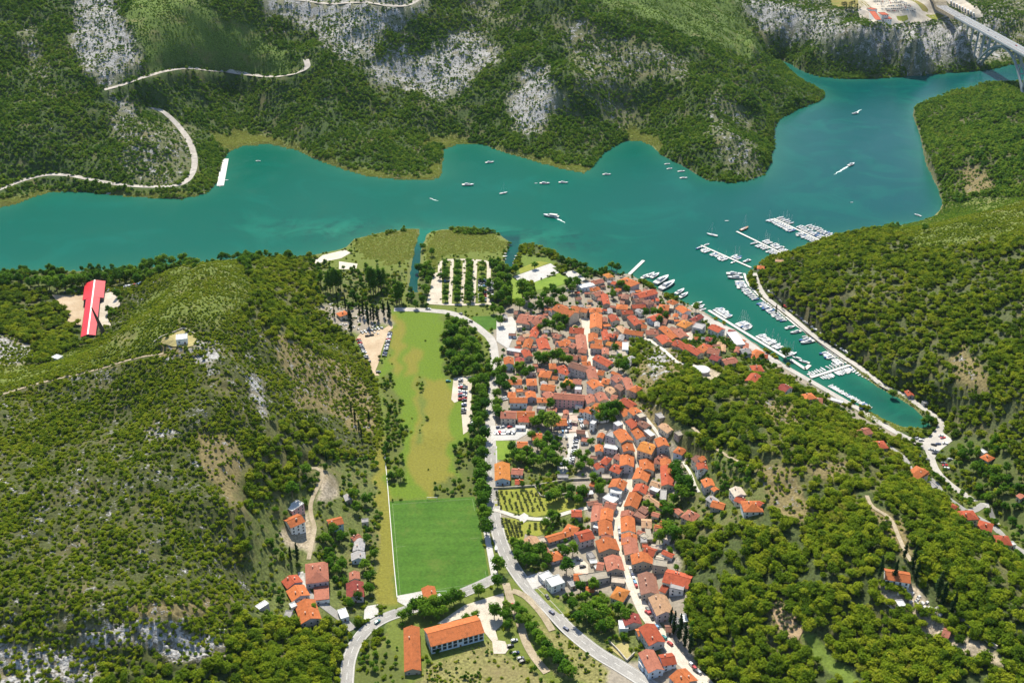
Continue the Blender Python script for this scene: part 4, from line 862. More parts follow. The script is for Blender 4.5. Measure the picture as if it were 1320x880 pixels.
# tiles of traced ridges: origin x y, zoom; then x1 y1 x2 y2 width eave type roof wall
HOUSES = """630 330 8.8|345 668 500 690 20 6 g p c|470 742 612 665 13 6 g p c|1055 592 1125 606 9 8 g o c|945 566 1040 590 9 7 g o c|1222 640 1215 800 12 8 g o c|1140 598 1275 590 10 8 h o c|920 822 1080 822 12 8 g r c|1030 345 1185 318 9 6 f w b|1160 288 1290 266 9 6 g p c|1160 368 1245 352 8 6 g o w|1190 425 1290 400 9 6 g p c|700 620 760 600 7 5 g p w|560 780 500 860 7 5 g r c
760 330 8.8|185 190 240 225 8 6 h y c|370 235 520 300 14 8 h o m|260 287 305 300 7 5 g r c|30 285 140 265 8 6 g p c|10 362 80 366 8 6 g o c|50 425 125 405 8 6 g p w|540 432 740 385 11 9 g r p|370 435 445 445 11 7 h b s|505 495 605 475 8 7 g b s|640 490 700 525 9 10 h b p|480 560 630 550 8 7 g r s|310 552 430 560 11 8 h o c|790 552 900 562 13 8 h o o|905 492 980 520 9 6 h o c|1020 560 1110 618 11 6 g o w|1030 728 1130 760 14 6 h y s|1160 710 1265 680 7 5 g d c|685 700 805 660 9 7 g r b|470 675 560 760 9 7 g r s|365 628 485 620 8 7 g r s|255 660 300 720 9 6 g r c|590 785 650 787 7 6 g o c|335 795 412 850 7 6 g t c|165 425 195 535 7 7 g r s|1200 785 1310 800 10 7 f g w|100 470 150 480 7 5 g p m|540 600 600 620 7 6 g g w
760 420 8.8|400 62 608 60 9 6 g o w|640 52 775 60 9 6 g p c|830 22 980 105 9 6 g o s|930 22 1068 88 7 6 g b c|810 112 890 160 11 6 g r s|958 190 1100 218 8 6 g r s|1105 222 1250 285 8 6 g r c|1270 220 1345 255 10 6 g o c|300 188 385 190 8 6 g o w|200 187 252 190 7 6 g y s|168 60 190 145 6 7 g r c|222 92 290 100 7 7 g r s|40 78 40 160 9 7 g o c|65 165 140 160 9 7 g o s|15 218 150 215 8 8 g o m|178 252 180 302 6 6 g p c|75 365 250 392 10 6 g r m|98 512 165 520 8 6 g o c|145 602 222 612 9 6 h o s|290 570 362 590 10 6 g p m|415 590 470 700 7 6 g p c|488 692 562 692 10 6 h o s|208 690 290 740 8 6 g t c|318 678 392 690 7 6 g b s|250 792 312 800 8 6 g p c|480 350 420 420 7 5 g g w|405 200 405 260 6 9 f w w|345 285 400 330 7 6 f e w
630 420 8.8|340 130 402 140 7 4 g p c|460 140 425 235 8 6 g o c|530 52 500 118 7 6 g r c|598 132 640 245 11 7 g r m|748 96 812 112 8 6 g p c|786 190 890 172 9 7 g o m|550 276 690 276 10 5 g t c|410 262 455 335 8 6 g r c|225 345 230 422 9 7 g o b|350 352 352 425 8 7 g d m|220 618 372 618 9 6 g o w|482 582 490 655 9 7 h o m|580 520 702 522 12 7 h o o|690 440 762 432 10 7 h o s|808 440 842 470 9 6 h r w|820 492 920 512 9 6 g r w|930 442 1128 450 10 9 g b g|600 676 750 682 10 6 g o c|655 742 722 798 9 6 g p p|860 612 942 620 9 6 h y c|960 622 1050 610 8 6 g p m|470 735 482 800 9 6 g o m|222 762 302 762 9 6 h o c|240 822 435 822 9 7 g o b|550 827 660 822 8 5 g o c|742 792 1085 772 10 9 g p p|760 262 900 252 9 7 g p m|930 200 992 222 8 7 g p c|1040 100 1062 235 10 7 g p s|1028 262 1112 262 9 7 g p s|930 342 1012 340 8 6 g p c|1058 352 1110 346 8 6 h o s|1060 420 1150 402 8 6 g o c|1150 462 1190 575 9 6 g p c|1172 612 1250 668 11 7 g o w|1150 762 1182 865 10 7 g p c|1255 752 1310 825 9 7 g p c|978 712 1052 702 5 4 f w w|212 262 380 288 6 4 f w p|225 100 310 102 5 3 f b b|420 518 535 508 6 5 f e m|725 578 782 580 5 4 g o c|870 150 905 210 8 7 g o c
630 510 8.8|140 188 308 190 12 8 g p c|322 190 520 190 11 7 g o c|340 238 460 240 10 6 g r c|500 242 558 262 8 6 g o c|726 278 880 272 11 4 g o m|1110 142 1196 152 9 11 g o w|495 442 603 442 10 5 g o c|325 535 438 535 9 5 g o w|420 592 482 600 7 3 g o c|1250 545 1254 625 6 5 g o g|1050 500 1132 500 6 3 f p w|1160 300 1210 302 5 9 f w w|985 106 1068 106 5 3 f w w|305 352 415 352 5 3 f w w|940 290 1005 300 3 3 f e p
760 510 8.8|60 146 262 132 10 9 g o w|270 50 358 138 10 7 g p c|380 72 512 60 9 6 g r m|400 152 440 208 8 6 g o c|480 150 552 165 9 6 g o c|468 255 540 338 10 7 g r c|540 345 608 470 11 7 g o w|338 372 428 498 11 7 g o c|425 505 450 625 9 7 g o c|428 645 422 785 11 7 g o m|580 560 745 555 14 8 g y c|645 702 655 830 11 7 g o c|802 446 840 575 9 6 g o g|800 660 865 700 8 6 g p c|860 710 885 870 8 7 g o c|740 730 822 722 7 6 g p c|980 602 1078 602 9 5 h o b|1200 722 1300 712 8 4 g b c|1255 785 1320 792 8 5 g o w|780 202 835 245 7 3 f g s|820 330 930 370 8 4 g t c|150 702 222 722 10 7 h r m|85 760 128 810 7 6 g r w|262 800 370 812 10 7 g r g|300 672 370 692 7 6 g p c|208 440 322 440 9 6 f g m|170 582 322 578 6 5 f w m|572 302 670 320 7 4 g b s|990 412 1045 440 6 3 f s s|350 330 300 300 6 5 f w m|560 200 610 240 7 4 f s s|640 400 720 440 5 4 f w s
760 600 8.8|345 142 300 236 12 7 g o g|240 275 370 285 8 7 f w w|180 350 300 390 8 5 f w w|180 430 300 440 8 6 g p c|110 452 92 618 10 7 g p c|202 478 190 598 9 7 g o c|172 605 190 765 10 7 g o c|140 792 242 782 8 7 g p m|622 5 570 150 12 7 g o c|600 200 560 285 10 7 g r c|528 292 465 452 10 7 g o s|440 502 430 560 10 7 g p s|432 570 442 728 10 7 g o w|450 760 452 872 11 7 g o c|870 5 890 195 9 7 g r c|700 200 822 202 6 5 g t c|632 360 812 422 5 4 g t c|822 432 980 490 5 4 g r s|590 470 670 500 7 5 g b s|592 640 700 622 10 5 g t s|512 545 640 572 8 5 f b s|1080 540 1212 550 10 4 h p s|985 500 1040 520 5 4 g p c|655 700 682 835 4 4 f s s|840 272 832 388 5 5 f g s|50 680 110 690 5 5 f w m|700 260 790 270 6 5 f w s
620 600 8.8|240 -45 245 140 12 6 g y b|350 46 475 52 8 4 g p w|390 172 475 172 6 3 g r w|1100 262 1212 282 8 4 g o s|1250 176 1302 186 8 5 h o m|1030 522 1140 522 8 5 g r g|748 822 992 745 7 4 g o g|960 682 1085 722 10 4 h o s|868 122 990 122 5 3 f g s|1092 790 1252 740 11 8 g r m|1190 310 1270 300 5 3 f w s
640 690 8.8|372 8 432 85 11 5 g t c|520 92 590 208 4 3 g p c|485 55 572 40 6 3 f e w|602 232 735 190 9 4 h o m|880 458 1060 452 7 5 g o g|945 500 1270 425 8 6 f s g|1018 592 1108 598 5 3 g o s|500 482 620 430 8 4 f w w|590 540 740 482 10 7 f w w|822 552 888 530 7 3 f g c|1040 232 1102 212 7 4 f g w|1060 300 1140 290 4 3 f w c|1130 340 1160 380 4 3 f w s
770 690 8.8|95 22 140 140 15 8 g o s|172 222 212 365 12 7 g p s|360 18 398 190 10 7 g p c|500 186 520 285 15 7 g o s|542 152 660 160 9 5 g r c|630 322 792 300 7 8 f s s|560 412 602 640 12 6 g b s|680 662 775 860 12 7 g t m|770 462 1062 445 14 5 g r c|830 572 990 560 8 6 f g w|738 572 802 582 8 5 g r c|190 622 330 642 12 5 h y w|160 512 312 502 6 4 f e s|1 325 70 330 8 6 g p c|490 60 560 40 6 5 f g s|500 -10 560 20 5 5 f s s
760 780 8.8|462 82 500 190 11 5 g d g|332 222 432 212 8 5 f w w|540 302 608 272 6 4 g o c|650 212 770 400 11 7 g r g|642 502 760 715 10 7 g p b|810 612 960 562 9 6 g r b|1000 735 1135 855 13 6 g o m|600 625 650 690 6 4 f w b|1060 95 1085 190 4 2 f w c
500 740 8.8|455 130 492 285 8 4 g o w|268 590 280 1060 9 4 g o s|568 232 590 255 3 2 f w w
320 580 7.33|362 648 500 640 12 6 g o w|378 528 498 520 8 4 f w p|752 660 885 658 9 5 g o b|1070 665 1135 665 5 3 f g c|930 410 950 470 5 3 g g s|980 830 1050 800 5 4 g p c
320 690 7.33|640 225 650 410 16 6 h p m|385 368 440 455 12 5 g r m|440 470 495 565 13 5 g o m|530 600 590 780 14 5 g o m|690 480 695 610 11 3 f p w|340 740 410 760 9 3 f g g|80 655 180 655 5 3 f w m|880 690 915 780 6 3 f w w|1055 25 1040 130 8 4 g g s|1035 145 1040 210 10 4 g g b|1000 335 1005 400 7 4 g p s|1005 425 1010 560 12 5 g d m|395 660 450 650 5 3 f w w|450 590 530 580 3 4 f b b
870 400 6.93|330 128 420 165 10 7 g r w|170 130 260 150 11 7 f g w|480 175 540 185 7 5 g d w|500 215 590 285 9 6 f w w|580 255 625 270 6 6 g o w|590 345 660 355 9 5 g g m|670 370 760 385 9 4 h o c|770 392 830 400 7 4 g r c|240 300 320 320 9 6 h r c|300 335 400 360 10 6 g p c|330 400 400 420 8 6 g d c|430 435 540 440 9 5 g p c|690 490 780 510 10 5 h r b|672 598 722 586 8 5 g r s|950 660 1020 690 10 5 g d w|1155 745 1240 760 8 4 h o c|1245 775 1317 800 8 4 h p c|280 240 330 250 7 5 g d c|915 490 955 500 5 3 f e o|10 275 110 315 8 6 g r c|120 320 230 370 8 6 g r c|20 175 90 215 9 6 g p c
1010 460 5.74|520 530 630 560 8 4 g p s|700 620 740 650 8 4 h r s|930 840 1020 860 9 4 h o s|920 245 945 280 5 3 g r m|350 300 440 340 5 2 f w w|1040 325 1055 345 4 3 f g g
1130 560 5.75|245 265 345 300 8 4 g o c|370 350 420 400 8 3 f g g|530 500 575 540 8 4 h r c|620 555 730 605 9 4 h r c|765 630 855 690 9 4 h r c|895 740 985 790 9 4 h r c|795 150 855 165 8 4 h o c|985 795 1010 820 5 3 f w w|1060 440 1090 460 5 3 g p c|765 115 810 130 4 3 f w w
1110 700 6.29|200 225 395 262 9 6 g o w|670 705 725 715 7 3 g p w|290 490 350 480 5 2 f w w
880 580 8.8|230 125 240 205 8 5 g r w|215 90 260 85 6 4 g o m|275 325 320 385 8 5 g o g|350 425 385 440 4 3 g o c|600 420 660 490 8 4 g e w|610 550 700 545 6 3 g r c|770 545 810 660 12 4 h o w|330 625 480 580 7 4 g o s|300 545 400 560 6 3 g g c|30 710 140 720 10 4 h p c|860 590 900 600 4 3 g r c
60 450 8.8|85 85 155 88 6 3 f w w
890 270 6.93|600 510 660 500 8 4 h o c|760 455 830 445 5 4 g t c"""
NH = 0
for line in HOUSES.split('\n'):
    it = line.split('|'); ox, oy, z = [float(q) for q in it[0].split()]
    for s in it[1:]:
        q = s.split(); x1, y1, x2, y2 = [float(v) for v in q[:4]]; w, e = float(q[4]), float(q[5])
        g_ = 'terracotta roofed houses of the old town' if ox > 600 and ox < 860 else 'scattered houses outside the old town'
        house(ox+x1/z, oy+y1/z, ox+x2/z, oy+y2/z, w*(.90 if 600 < ox < 860 else .86 if ox == 320 else 1), e*(.8 if 600 < ox < 860 else .9), q[6], q[7], q[8], group=g_, maxwin=24 if w*math.hypot(x2-x1, y2-y1) > 2400 else 9); NH += 1
# the buildings that stand alone in kind
ch = house(630+775/8.8, 330+548/8.8, 630+972/8.8, 330+640/8.8, 14, 9, 'g', 'o', 'c', name='church', cat='church', label='church with orange gabled roof and tall pale front above the old town', group=None, maxwin=6)
hall = house(500+450/8.8, 740+672/8.8, 500+1042/8.8, 740+520/8.8, 15, 7, 'g', 'o', 'b', name='long_hall', cat='hall', label='long white facade hall with one big orange roof below the football pitch', group=None, bigwin=True, chim=False, maxwin=30)
red = MB()
a = ground(122, 361, 9); b_ = ground(112, 424, 9); d = b_-a; d.z = 0; L = d.length; rz = math.atan2(d.y, d.x)
t = empty('red_hall', a.to_tuple(), rz); tag(t, 'huge scarlet roofed riverside hall with a pale ridge strip and a wider far end', 'hall'); print('RED', L)
CLEAR += [(a.x+d.x*i/12, a.y+d.y*i/12, 11) for i in range(13)]
def gable(mb, x0, x1, hw, e, g):
    mb.add([(x0,-hw,e),(x1,-hw,e),(x1,0,e+g),(x0,0,e+g),(x0,hw,e),(x1,hw,e)], [(0,1,2,3),(3,2,5,4)])
    mb.add([(x0,-hw,e-.3),(x1,-hw,e-.3),(x1,0,e+g-.3),(x0,0,e+g-.3),(x0,hw,e-.3),(x1,hw,e-.3)], [(3,2,1,0),(4,5,2,3)])
    mb.add([(x0,-hw,e-.3),(x1,-hw,e-.3),(x1,-hw,e),(x0,-hw,e)], [(0,1,2,3)]); mb.add([(x0,hw,e-.3),(x1,hw,e-.3),(x1,hw,e),(x0,hw,e)], [(3,2,1,0)])
MATS['red_sheet'] = mat('red_sheet', (.52,.008,.018), .45, .12, .4)
rb = MB(); gable(rb, -1, L*.33, 10, 6.2, 2.6); gable(rb, L*.33, L+2, 6.6, 6.9, 1.9); ro = rb.put('roof', MATS['red_sheet'], t)
MB().box(-1.2, -.7, 8.75, L+2.2, .7, 9.0).put('ridge_strip', mat('pale_sheet', (.75,.70,.60), .5), ro)
wb = MB().box(0, -9.2, -2, L*.33-.5, 9.2, 5.9); wb.box(L*.33, -6, -2, L+1, 6, 6.5); wb.put('wall', mat('dark_cladding', (.10,.09,.10), .6), t)
c1 = ground(134, 429, 0); c2 = Vector((c1.x-6, c1.y-1, c1.z+27))
tag(MB().tube((c1.x, c1.y, c1.z-1), c2, 2.3, .55, 10).put('tapered_shaft', mat('dark_brown', (.13,.10,.08), .9, .2, .6)), 'tall dark leaning tapered shaft right of the scarlet hall', 'chimney')  # dark brown tube, wide at the foot, leaning left; its use is unknown
h = ground(190+485/11, 410+300/11, 0)
hut = house(190+405/11, 410+270/11, 190+565/11, 410+262/11, 8.5, 4.5, 'f', 'w', 'w', name='stone_hut', cat='hut', label='square flat topped pale hut on the bare summit of the left hill', group=None, maxwin=3)
def wall_line(nm, px, hgt, th, m, label, cat='wall', lift=0.0):
    ln = [ground(*p) for p in px]; ln = smooth_line(ln, 5) if len(ln) < 3 else sum([[ln[i].lerp(ln[i+1], k/ max(1, int((ln[i+1]-ln[i]).length/5))) for k in range(max(1, int((ln[i+1]-ln[i]).length/5)))] for i in range(len(ln)-1)], [])+[ln[-1]]
    b = MB()
    for p, q in zip(ln[:-1], ln[1:]):
        z1, z2 = float(height(p.x, p.y)), float(height(q.x, q.y)); b.bar((p.x, p.y, z1+hgt/2-.3+lift), (q.x, q.y, z2+hgt/2-.3+lift), th, hgt+.6)
    o = b.put(nm, m); tag(o, label, cat); return o
mat('dry_stone', (.42,.38,.31), .95, .25, .5, .4); mat('fence_mesh', (.55,.55,.52), .7)
for (nm, px, hh, th, m_, lb, ct) in (
 ('stone_wall', [(199,441),(237,423),(252,431),(258,436)], 1.0, .7, 'dry_stone', 'low dry stone wall around the summit plot of the square hut', 'wall'),
 ('pitch_fence', [(496,586),(500,630),(504,680),(508,730),(512,771)], 1.2, .5, 'fence_mesh', 'long pale fence along the left side of the football pitch', 'fence'),
 ('garden_wall', [(636,630),(664,629),(690,627),(716,622),(735,619),(760,618)], 1.8, .6, 'dry_stone', 'long garden wall along the top of the olive orchard', 'wall'),
 ('garden_wall', [(689,627),(697,640),(706,641),(735,636)], 1.4, .5, 'dry_stone', 'kinked garden wall around the plot inside the olive orchard', 'wall'),
 ('garden_wall', [(784,826),(796,838),(808,852),(812,848),(818,842)], 1.6, .6, 'dry_stone', 'dark wall around the dry plot beside the main road near the bottom edge', 'wall'),
 ('garden_wall', [(885,723),(900,711),(912,701)], 2.0, .6, 'dry_stone', 'slanting stone wall running uphill right of the street houses', 'wall'),
 ('cemetery_wall', [(1229,786),(1240,800),(1262,818),(1285,836)], 2.2, .7, 'dry_stone', 'long wall on the lower right edge of the cemetery in the wood', 'wall'),
 ('cemetery_wall', [(1129,765),(1142,778),(1155,789),(1168,800)], 1.6, .6, 'dry_stone', 'short wall on the left edge of the cemetery in the wood', 'wall')):
    wall_line(nm, px, hh, th, MATS[m_], lb, ct)
# round tank
c = ground(904.8, 482, 0); tk = empty('water_tank', c.to_tuple()); tag(tk, 'round white topped water tank on the slope above the marina street', 'tank')
MB().tube((0,0,-2), (0,0,4.4), 6.2, 6.2, 24).put('wall', MATS['wall_grey'], tk); MB().tube((0,0,4.4), (0,0,4.9), 6.5, 6.3, 24).put('lid', MATS['roof_white'], tk); CLEAR.append((c.x, c.y, 8))
print('HOUSES', NH)
# ------------------------------------------------------------------ yards, lawns, fields
ground_mat('mown_pitch', (.045,.115,.010), (.062,.138,.014), .06, fine=.5); ground_mat('bright_grass', (.11,.19,.02), (.17,.25,.03), .05, (.14,.20,.03)); ground_mat('dull_grass', (.15,.16,.03), (.24,.19,.05), .05, (.13,.17,.03))
ground_mat('orchard_grass', (.17,.20,.025), (.25,.25,.04), .1); ground_mat('white_yard', (.40,.385,.36), (.50,.48,.445), .12); ground_mat('sand_yard', (.38,.28,.18), (.48,.38,.26), .08); ground_mat('gravel', (.42,.365,.29), (.53,.475,.39), .1)
ground_mat('pink_paving', (.48,.33,.27), (.56,.40,.33), .2); ground_mat('crop_rows', (.07,.12,.02), (.20,.21,.05), .3); ground_mat('beach_sand', (.48,.43,.35), (.57,.52,.44), .1); ground_mat('dry_grass', (.30,.26,.10), (.38,.32,.14), .15); ground_mat('olive_earth', (.30,.21,.12), (.36,.26,.15), .15)
def T(ox, oy, z, s): q = [float(v) for v in s.replace(',', ' ').split()]; return [(ox+q[i]/z, oy+q[i+1]/z) for i in range(0, len(q), 2)]
A_ = lambda s: T(630,330,8.8,s); C_ = lambda s: T(630,420,8.8,s); E_ = lambda s: T(630,510,8.8,s); G_ = lambda s: T(620,600,8.8,s); J_ = lambda s: T(640,690,8.8,s); K_ = lambda s: T(500,740,8.8,s)
R_ = lambda s: T(540,290,8.8,s); TT = lambda s: T(410,400,8.8,s); U_ = lambda s: T(550,470,9.78,s); V_ = lambda s: T(60,330,8.8,s); Z1 = lambda s: T(0,0,1,s)
PATCH = [
('football_pitch', Z1('502,646 612,640 632,752 600,761 563,769 512,771'), 'mown_pitch', 'mown green football pitch beside the main road', 1),
('orchard_field', G_('145,280 600,240 700,370 920,370 1200,420 1180,460 900,530 620,580 540,560 480,555 160,490'), 'orchard_grass', 'yellow green olive orchard ground above the white path', 0),
('orchard_field', G_('200,580 400,605 460,650 520,640 780,630 800,740 640,800 500,770 480,860 270,870'), 'orchard_grass', 'yellow green olive orchard ground below the white path', 0),
('lawn', E_('65,510 310,510 285,600 275,725 60,725'), 'bright_grass', 'rectangular green lawn beside the main road', 1),
('lawn', Z1('607,408 640,407 641,424 622,426'), 'mown_pitch', 'small triangular striped lawn at the road bend', 1),
('lawn', E_('950,150 1075,145 1075,190 950,195'), 'mown_pitch', 'tiny bright lawn right of the long pink building', 1),
('lawn', A_('250,240 340,290 370,420 380,520 270,500 250,380'), 'bright_grass', 'narrow lawn below the white riverside court', 0),
('lawn', A_('510,300 800,195 920,270 820,330 640,370 530,390'), 'bright_grass', 'lawn between the white court and the riverside terrace', 0),
('lawn', A_('330,150 560,60 640,70 690,80 540,140 360,200'), 'orchard_grass', 'grass strip between the inlet and the white court', 0),
('court', A_('280,235 700,85 765,125 720,135 800,190 510,300 350,290'), 'white_yard', 'white paved court near the river bank', 1),
('terrace', A_('840,185 960,165 1110,250 1060,295 950,285 880,215'), 'white_yard', 'white paved terrace on the river front', 1),
('beach', Z1('437,337 461,340 459,347 437,347'), 'beach_sand', 'small pale beach pitch near the reeds', 1),
('beach', Z1('405,336 416,329 445,322 452,326 440,333 418,337 407,341'), 'beach_sand', 'pale sandy beach strip on the near river bank', 1),
('tree_car_park', R_('235,880 225,540 165,545 90,880'), 'gravel', 'sandy apron left of the tree planted car park', 1),
('gravel_plot', TT('480,265 740,210 840,150 850,200 800,240 720,450 685,600 650,690 700,740 650,740 590,660 560,540 500,400 440,310'), 'sand_yard', 'sandy wedge shaped parking plot beside the cypresses', 1),
('gravel_plot', U_('340,170 430,150 620,140 570,200 560,560 580,600 520,840 460,880 440,620 500,500 490,250 420,230 400,460 350,480 310,440'), 'gravel', 'pale gravel parking plot among the valley trees', 1),
('white_lot', E_('790,430 1120,405 1135,470 1035,480 1020,640 960,700 905,860 850,890 780,880 780,700 890,700 905,480 790,470'), 'white_yard', 'white car park in the middle of the old town', 1),
('white_lot', E_('20,340 430,330 460,420 320,500 60,510 20,560'), 'white_yard', 'white parking court in front of the large beige building', 1),
('white_lot', E_('560,170 860,190 960,160 950,215 860,230 640,230'), 'gravel', 'pale court below the long pink building', 1),
('paved_strip', E_('880,222 1015,222 1000,405 900,412 935,330'), 'pink_paving', 'pinkish paved strip above the white car park', 1),
('paved_yard', J_('330,470 500,410 560,430 500,500 520,560 410,610 360,530'), 'white_yard', 'white forecourt of the modern villa', 1),
('paved_yard', J_('840,290 940,240 1040,330 1045,440 890,445'), 'gravel', 'pale yard with two parked cars behind the villa', 1),
('vegetable_plot', J_('425,612 520,590 600,640 850,860 800,890 690,890'), 'crop_rows', 'striped vegetable plot below the modern villa', 0),
('dry_plot', T(760,780,8.8,'220,480 400,410 440,440 470,560 520,560 420,640'), 'dry_grass', 'dry yellow plot enclosed by a dark wall near the bottom', 0),
('pitch_terrace', K_('100,245 390,190 440,290 200,360 110,310'), 'white_yard', 'white paved terrace at the bottom left of the pitch', 1),
('road_verge', Z1('620,667 627,667 641,738 633,742'), 'white_yard', 'white strip along the right side of the pitch', 1),
('school_yard', K_('560,560 870,350 1150,260 1310,215 1320,330 1290,400 1310,560 1220,640 1250,740 1180,760 1080,640 1040,500 960,470 760,520 640,560'), 'gravel', 'bright gravel yard around the long hall', 1),
('yard', K_('1180,740 1330,760 1370,850 1330,900 1200,900'), 'gravel', 'gravel patch with parked cars below the hall', 1),
('yard', V_('60,440 240,450 420,440 430,600 400,800 330,770 240,740 260,640 130,530'), 'sand_yard', 'sandy yard left of the scarlet hall', 1),
('yard', V_('640,430 760,400 840,520 830,570 700,610 690,700 740,790 560,790 600,500'), 'gravel', 'pale yard right of the scarlet hall', 1),
('quay_yard', T(870,400,6.93,'240,30 300,60 520,170 760,340 960,470 940,480 640,330 430,215 250,80'), 'paleroad', 'pale quay pavement in front of the marina houses', 1),
('junction_yard', T(1010,460,5.74,'880,590 980,600 1080,600 1170,540 1250,620 1150,700 1110,760 1060,700 1000,660'), 'paleroad', 'pale paved junction at the closed end of the marina', 1),
('settlement_yard', T(320,690,7.33,'1100,670 1230,650 1230,750 1090,820'), 'white_yard', 'white yard beside the curved road at the settlement', 1),
('settlement_yard', T(320,690,7.33,'470,350 520,340 560,570 530,520 480,420'), 'white_yard', 'pale drive between the settlement roofs', 1),
('yard', Z1('640,412 660,408 668,420 655,450 640,440'), 'white_yard', 'pale open square at the entrance to the old town', 1),
('roundel', T(620,600,8.8,'430,575 490,535 540,570 520,620 480,655 440,630'), 'white_yard', 'small white disc widening the orchard path', 1),
('glade', Z1('990,778 1006,776 1032,800 1036,812 1024,835 1008,820'), 'olive_earth', 'bare earth plot of small round trees in the wood', 1),
('summit_plot', T(190,410,11,'150,340 500,175 700,290 650,400 520,430 420,410 300,390 220,370'), 'dry_grass', 'dry grass plot around the square hut', 1),
('service_area', T(1080,0,5.5,'150,-60 560,-60 700,60 780,120 600,160 400,170 250,165 140,90'), 'gravel', 'pale service area paving on the far plateau', 1),
('service_area', T(1080,0,5.5,'720,-30 900,0 1040,120 960,130 800,40'), 'gravel', 'pale lorry park beyond the motorway', 1),
('service_field', T(1080,0,5.5,'-60,-20 160,-20 240,60 150,65 -40,50'), 'dull_grass', 'dry field with tree rows left of the far service area', 1),
('service_lawn', T(1080,0,5.5,'450,-20 520,-10 640,70 640,95 600,80'), 'dull_grass', 'long verge between the car rows and the motorway', 1),
('service_lawn', T(1080,0,5.5,'620,110 700,95 760,120 680,145'), 'orchard_grass', 'triangular green near the cliff edge of the service area', 1),
('service_lawn', T(1080,0,5.5,'415,118 490,110 500,140 430,150'), 'orchard_grass', 'small oval green on the service area', 1),
]
def stripes(name):
    m = MATS[name]; nt = m.node_tree; b = nt.nodes['Principled BSDF']; src = b.inputs['Base Color'].links[0].from_socket; g = N(nt, 'ShaderNodeNewGeometry')
    wv = N(nt, 'ShaderNodeTexWave', wave_type='BANDS', bands_direction='Y'); wv.inputs['Scale'].default_value = .032; wv.inputs['Distortion'].default_value = .6; nt.links.new(g.outputs['Position'], wv.inputs['Vector'])
    nz = noise(nt, g.outputs['Position'], .045, 5, .7); st = N(nt, 'ShaderNodeMapRange'); st.inputs['From Min'].default_value = .3; st.inputs['From Max'].default_value = .7; st.inputs['To Min'].default_value = .955; st.inputs['To Max'].default_value = 1.04
    nt.links.new(wv.outputs['Fac'], st.inputs['Value']); mx = N(nt, 'ShaderNodeMix', data_type='RGBA', blend_type='MULTIPLY'); mx.inputs[0].default_value = 1; nt.links.new(src, mx.inputs[6]); nt.links.new(st.outputs['Result'], mx.inputs[7])
    o = mixc(nt, math_(nt, 'MULTIPLY', math_(nt, 'SUBTRACT', nz.outputs['Fac'], .56), 4, True), mx.outputs[2], (.11,.15,.025)); nt.links.new(o, b.inputs['Base Color'])
stripes('mown_pitch')
seen = {}; lf = .12
for (nm, pl, m_, lb, hard) in PATCH:
    if hard: clear_poly(pl)
    lf += .006; patch(nm, pl, MATS[m_], lf + (.25 if nm in ('summit_plot', 'service_area', 'service_lawn', 'service_field', 'glade') else 0) + (.12 if nm == 'service_lawn' else 0), 4.0, lb)
    clear_poly(pl)
# loop road and lanes of the tree car park
loop = [(567,391),(567,362),(567,347),(568,340),(573,336),(585,335),(602,335),(618,336),(626,337),(630,342),(630,352),(630,391)]
for k, (nm, px, w_) in enumerate([('car_park_loop', loop, 4.2), ('car_park_lane', [(583,336),(580,392)], 3.6), ('car_park_lane', [(599,336),(595,392)], 3.6), ('car_park_lane', [(613,336),(610,392)], 4.2), ('car_park_lane', [(550,391),(590,393),(635,392)], 4.0)]):
    ln = world_line(px); ln = [Vector((p.x, p.y, float(height(p.x, p.y)))) for p in ln]
    o = strip(nm, ln, w_, MATS['gravel'], .3+.012*k); tag(o, 'pale %s of the tree planted car park' % ('loop road' if k == 0 else 'lane'), kind='structure')
# keep the wild plants off the mown lines of the hall frontage, goals and pitch marks
mat('goal_white', (.8,.8,.78), .5)
for (gx, gy, lbl) in ((568, 765, 'white goal frame at the near end of the football pitch'), (557, 644, 'white goal frame at the far end of the football pitch')):
    c = ground(gx, gy); gb = MB(); gb.tube((-3.7,0,0),(-3.7,0,2.4),.12); gb.tube((3.7,0,0),(3.7,0,2.4),.12); gb.tube((-3.7,0,2.4),(3.7,0,2.4),.12); gb.tube((-3.7,0,2.4),(-3.7,-1.5,0),.08); gb.tube((3.7,0,2.4),(3.7,-1.5,0),.08)
    tag(gb.put('goal', MATS['goal_white'], loc=c, rz=0.06 if gy > 700 else PI), lbl, 'goal')
pc = [ground(*p) for p in ((506,650),(609,643),(628,750),(516,767))]
lm = []
for i in range(4): lm.append((pc[i], pc[(i+1) % 4]))
lm.append(((pc[0]+pc[3])/2, (pc[1]+pc[2])/2))
lb_ = MB()
for p, q in lm: lb_.bar((p.x, p.y, float(height(p.x,p.y))+.22), (q.x, q.y, float(height(q.x,q.y))+.22), .14, .03)
tag(lb_.put('pitch_lines', mat('faint_paint', (.25,.32,.16), .8)), 'faint boundary and halfway lines on the football pitch', kind='structure')
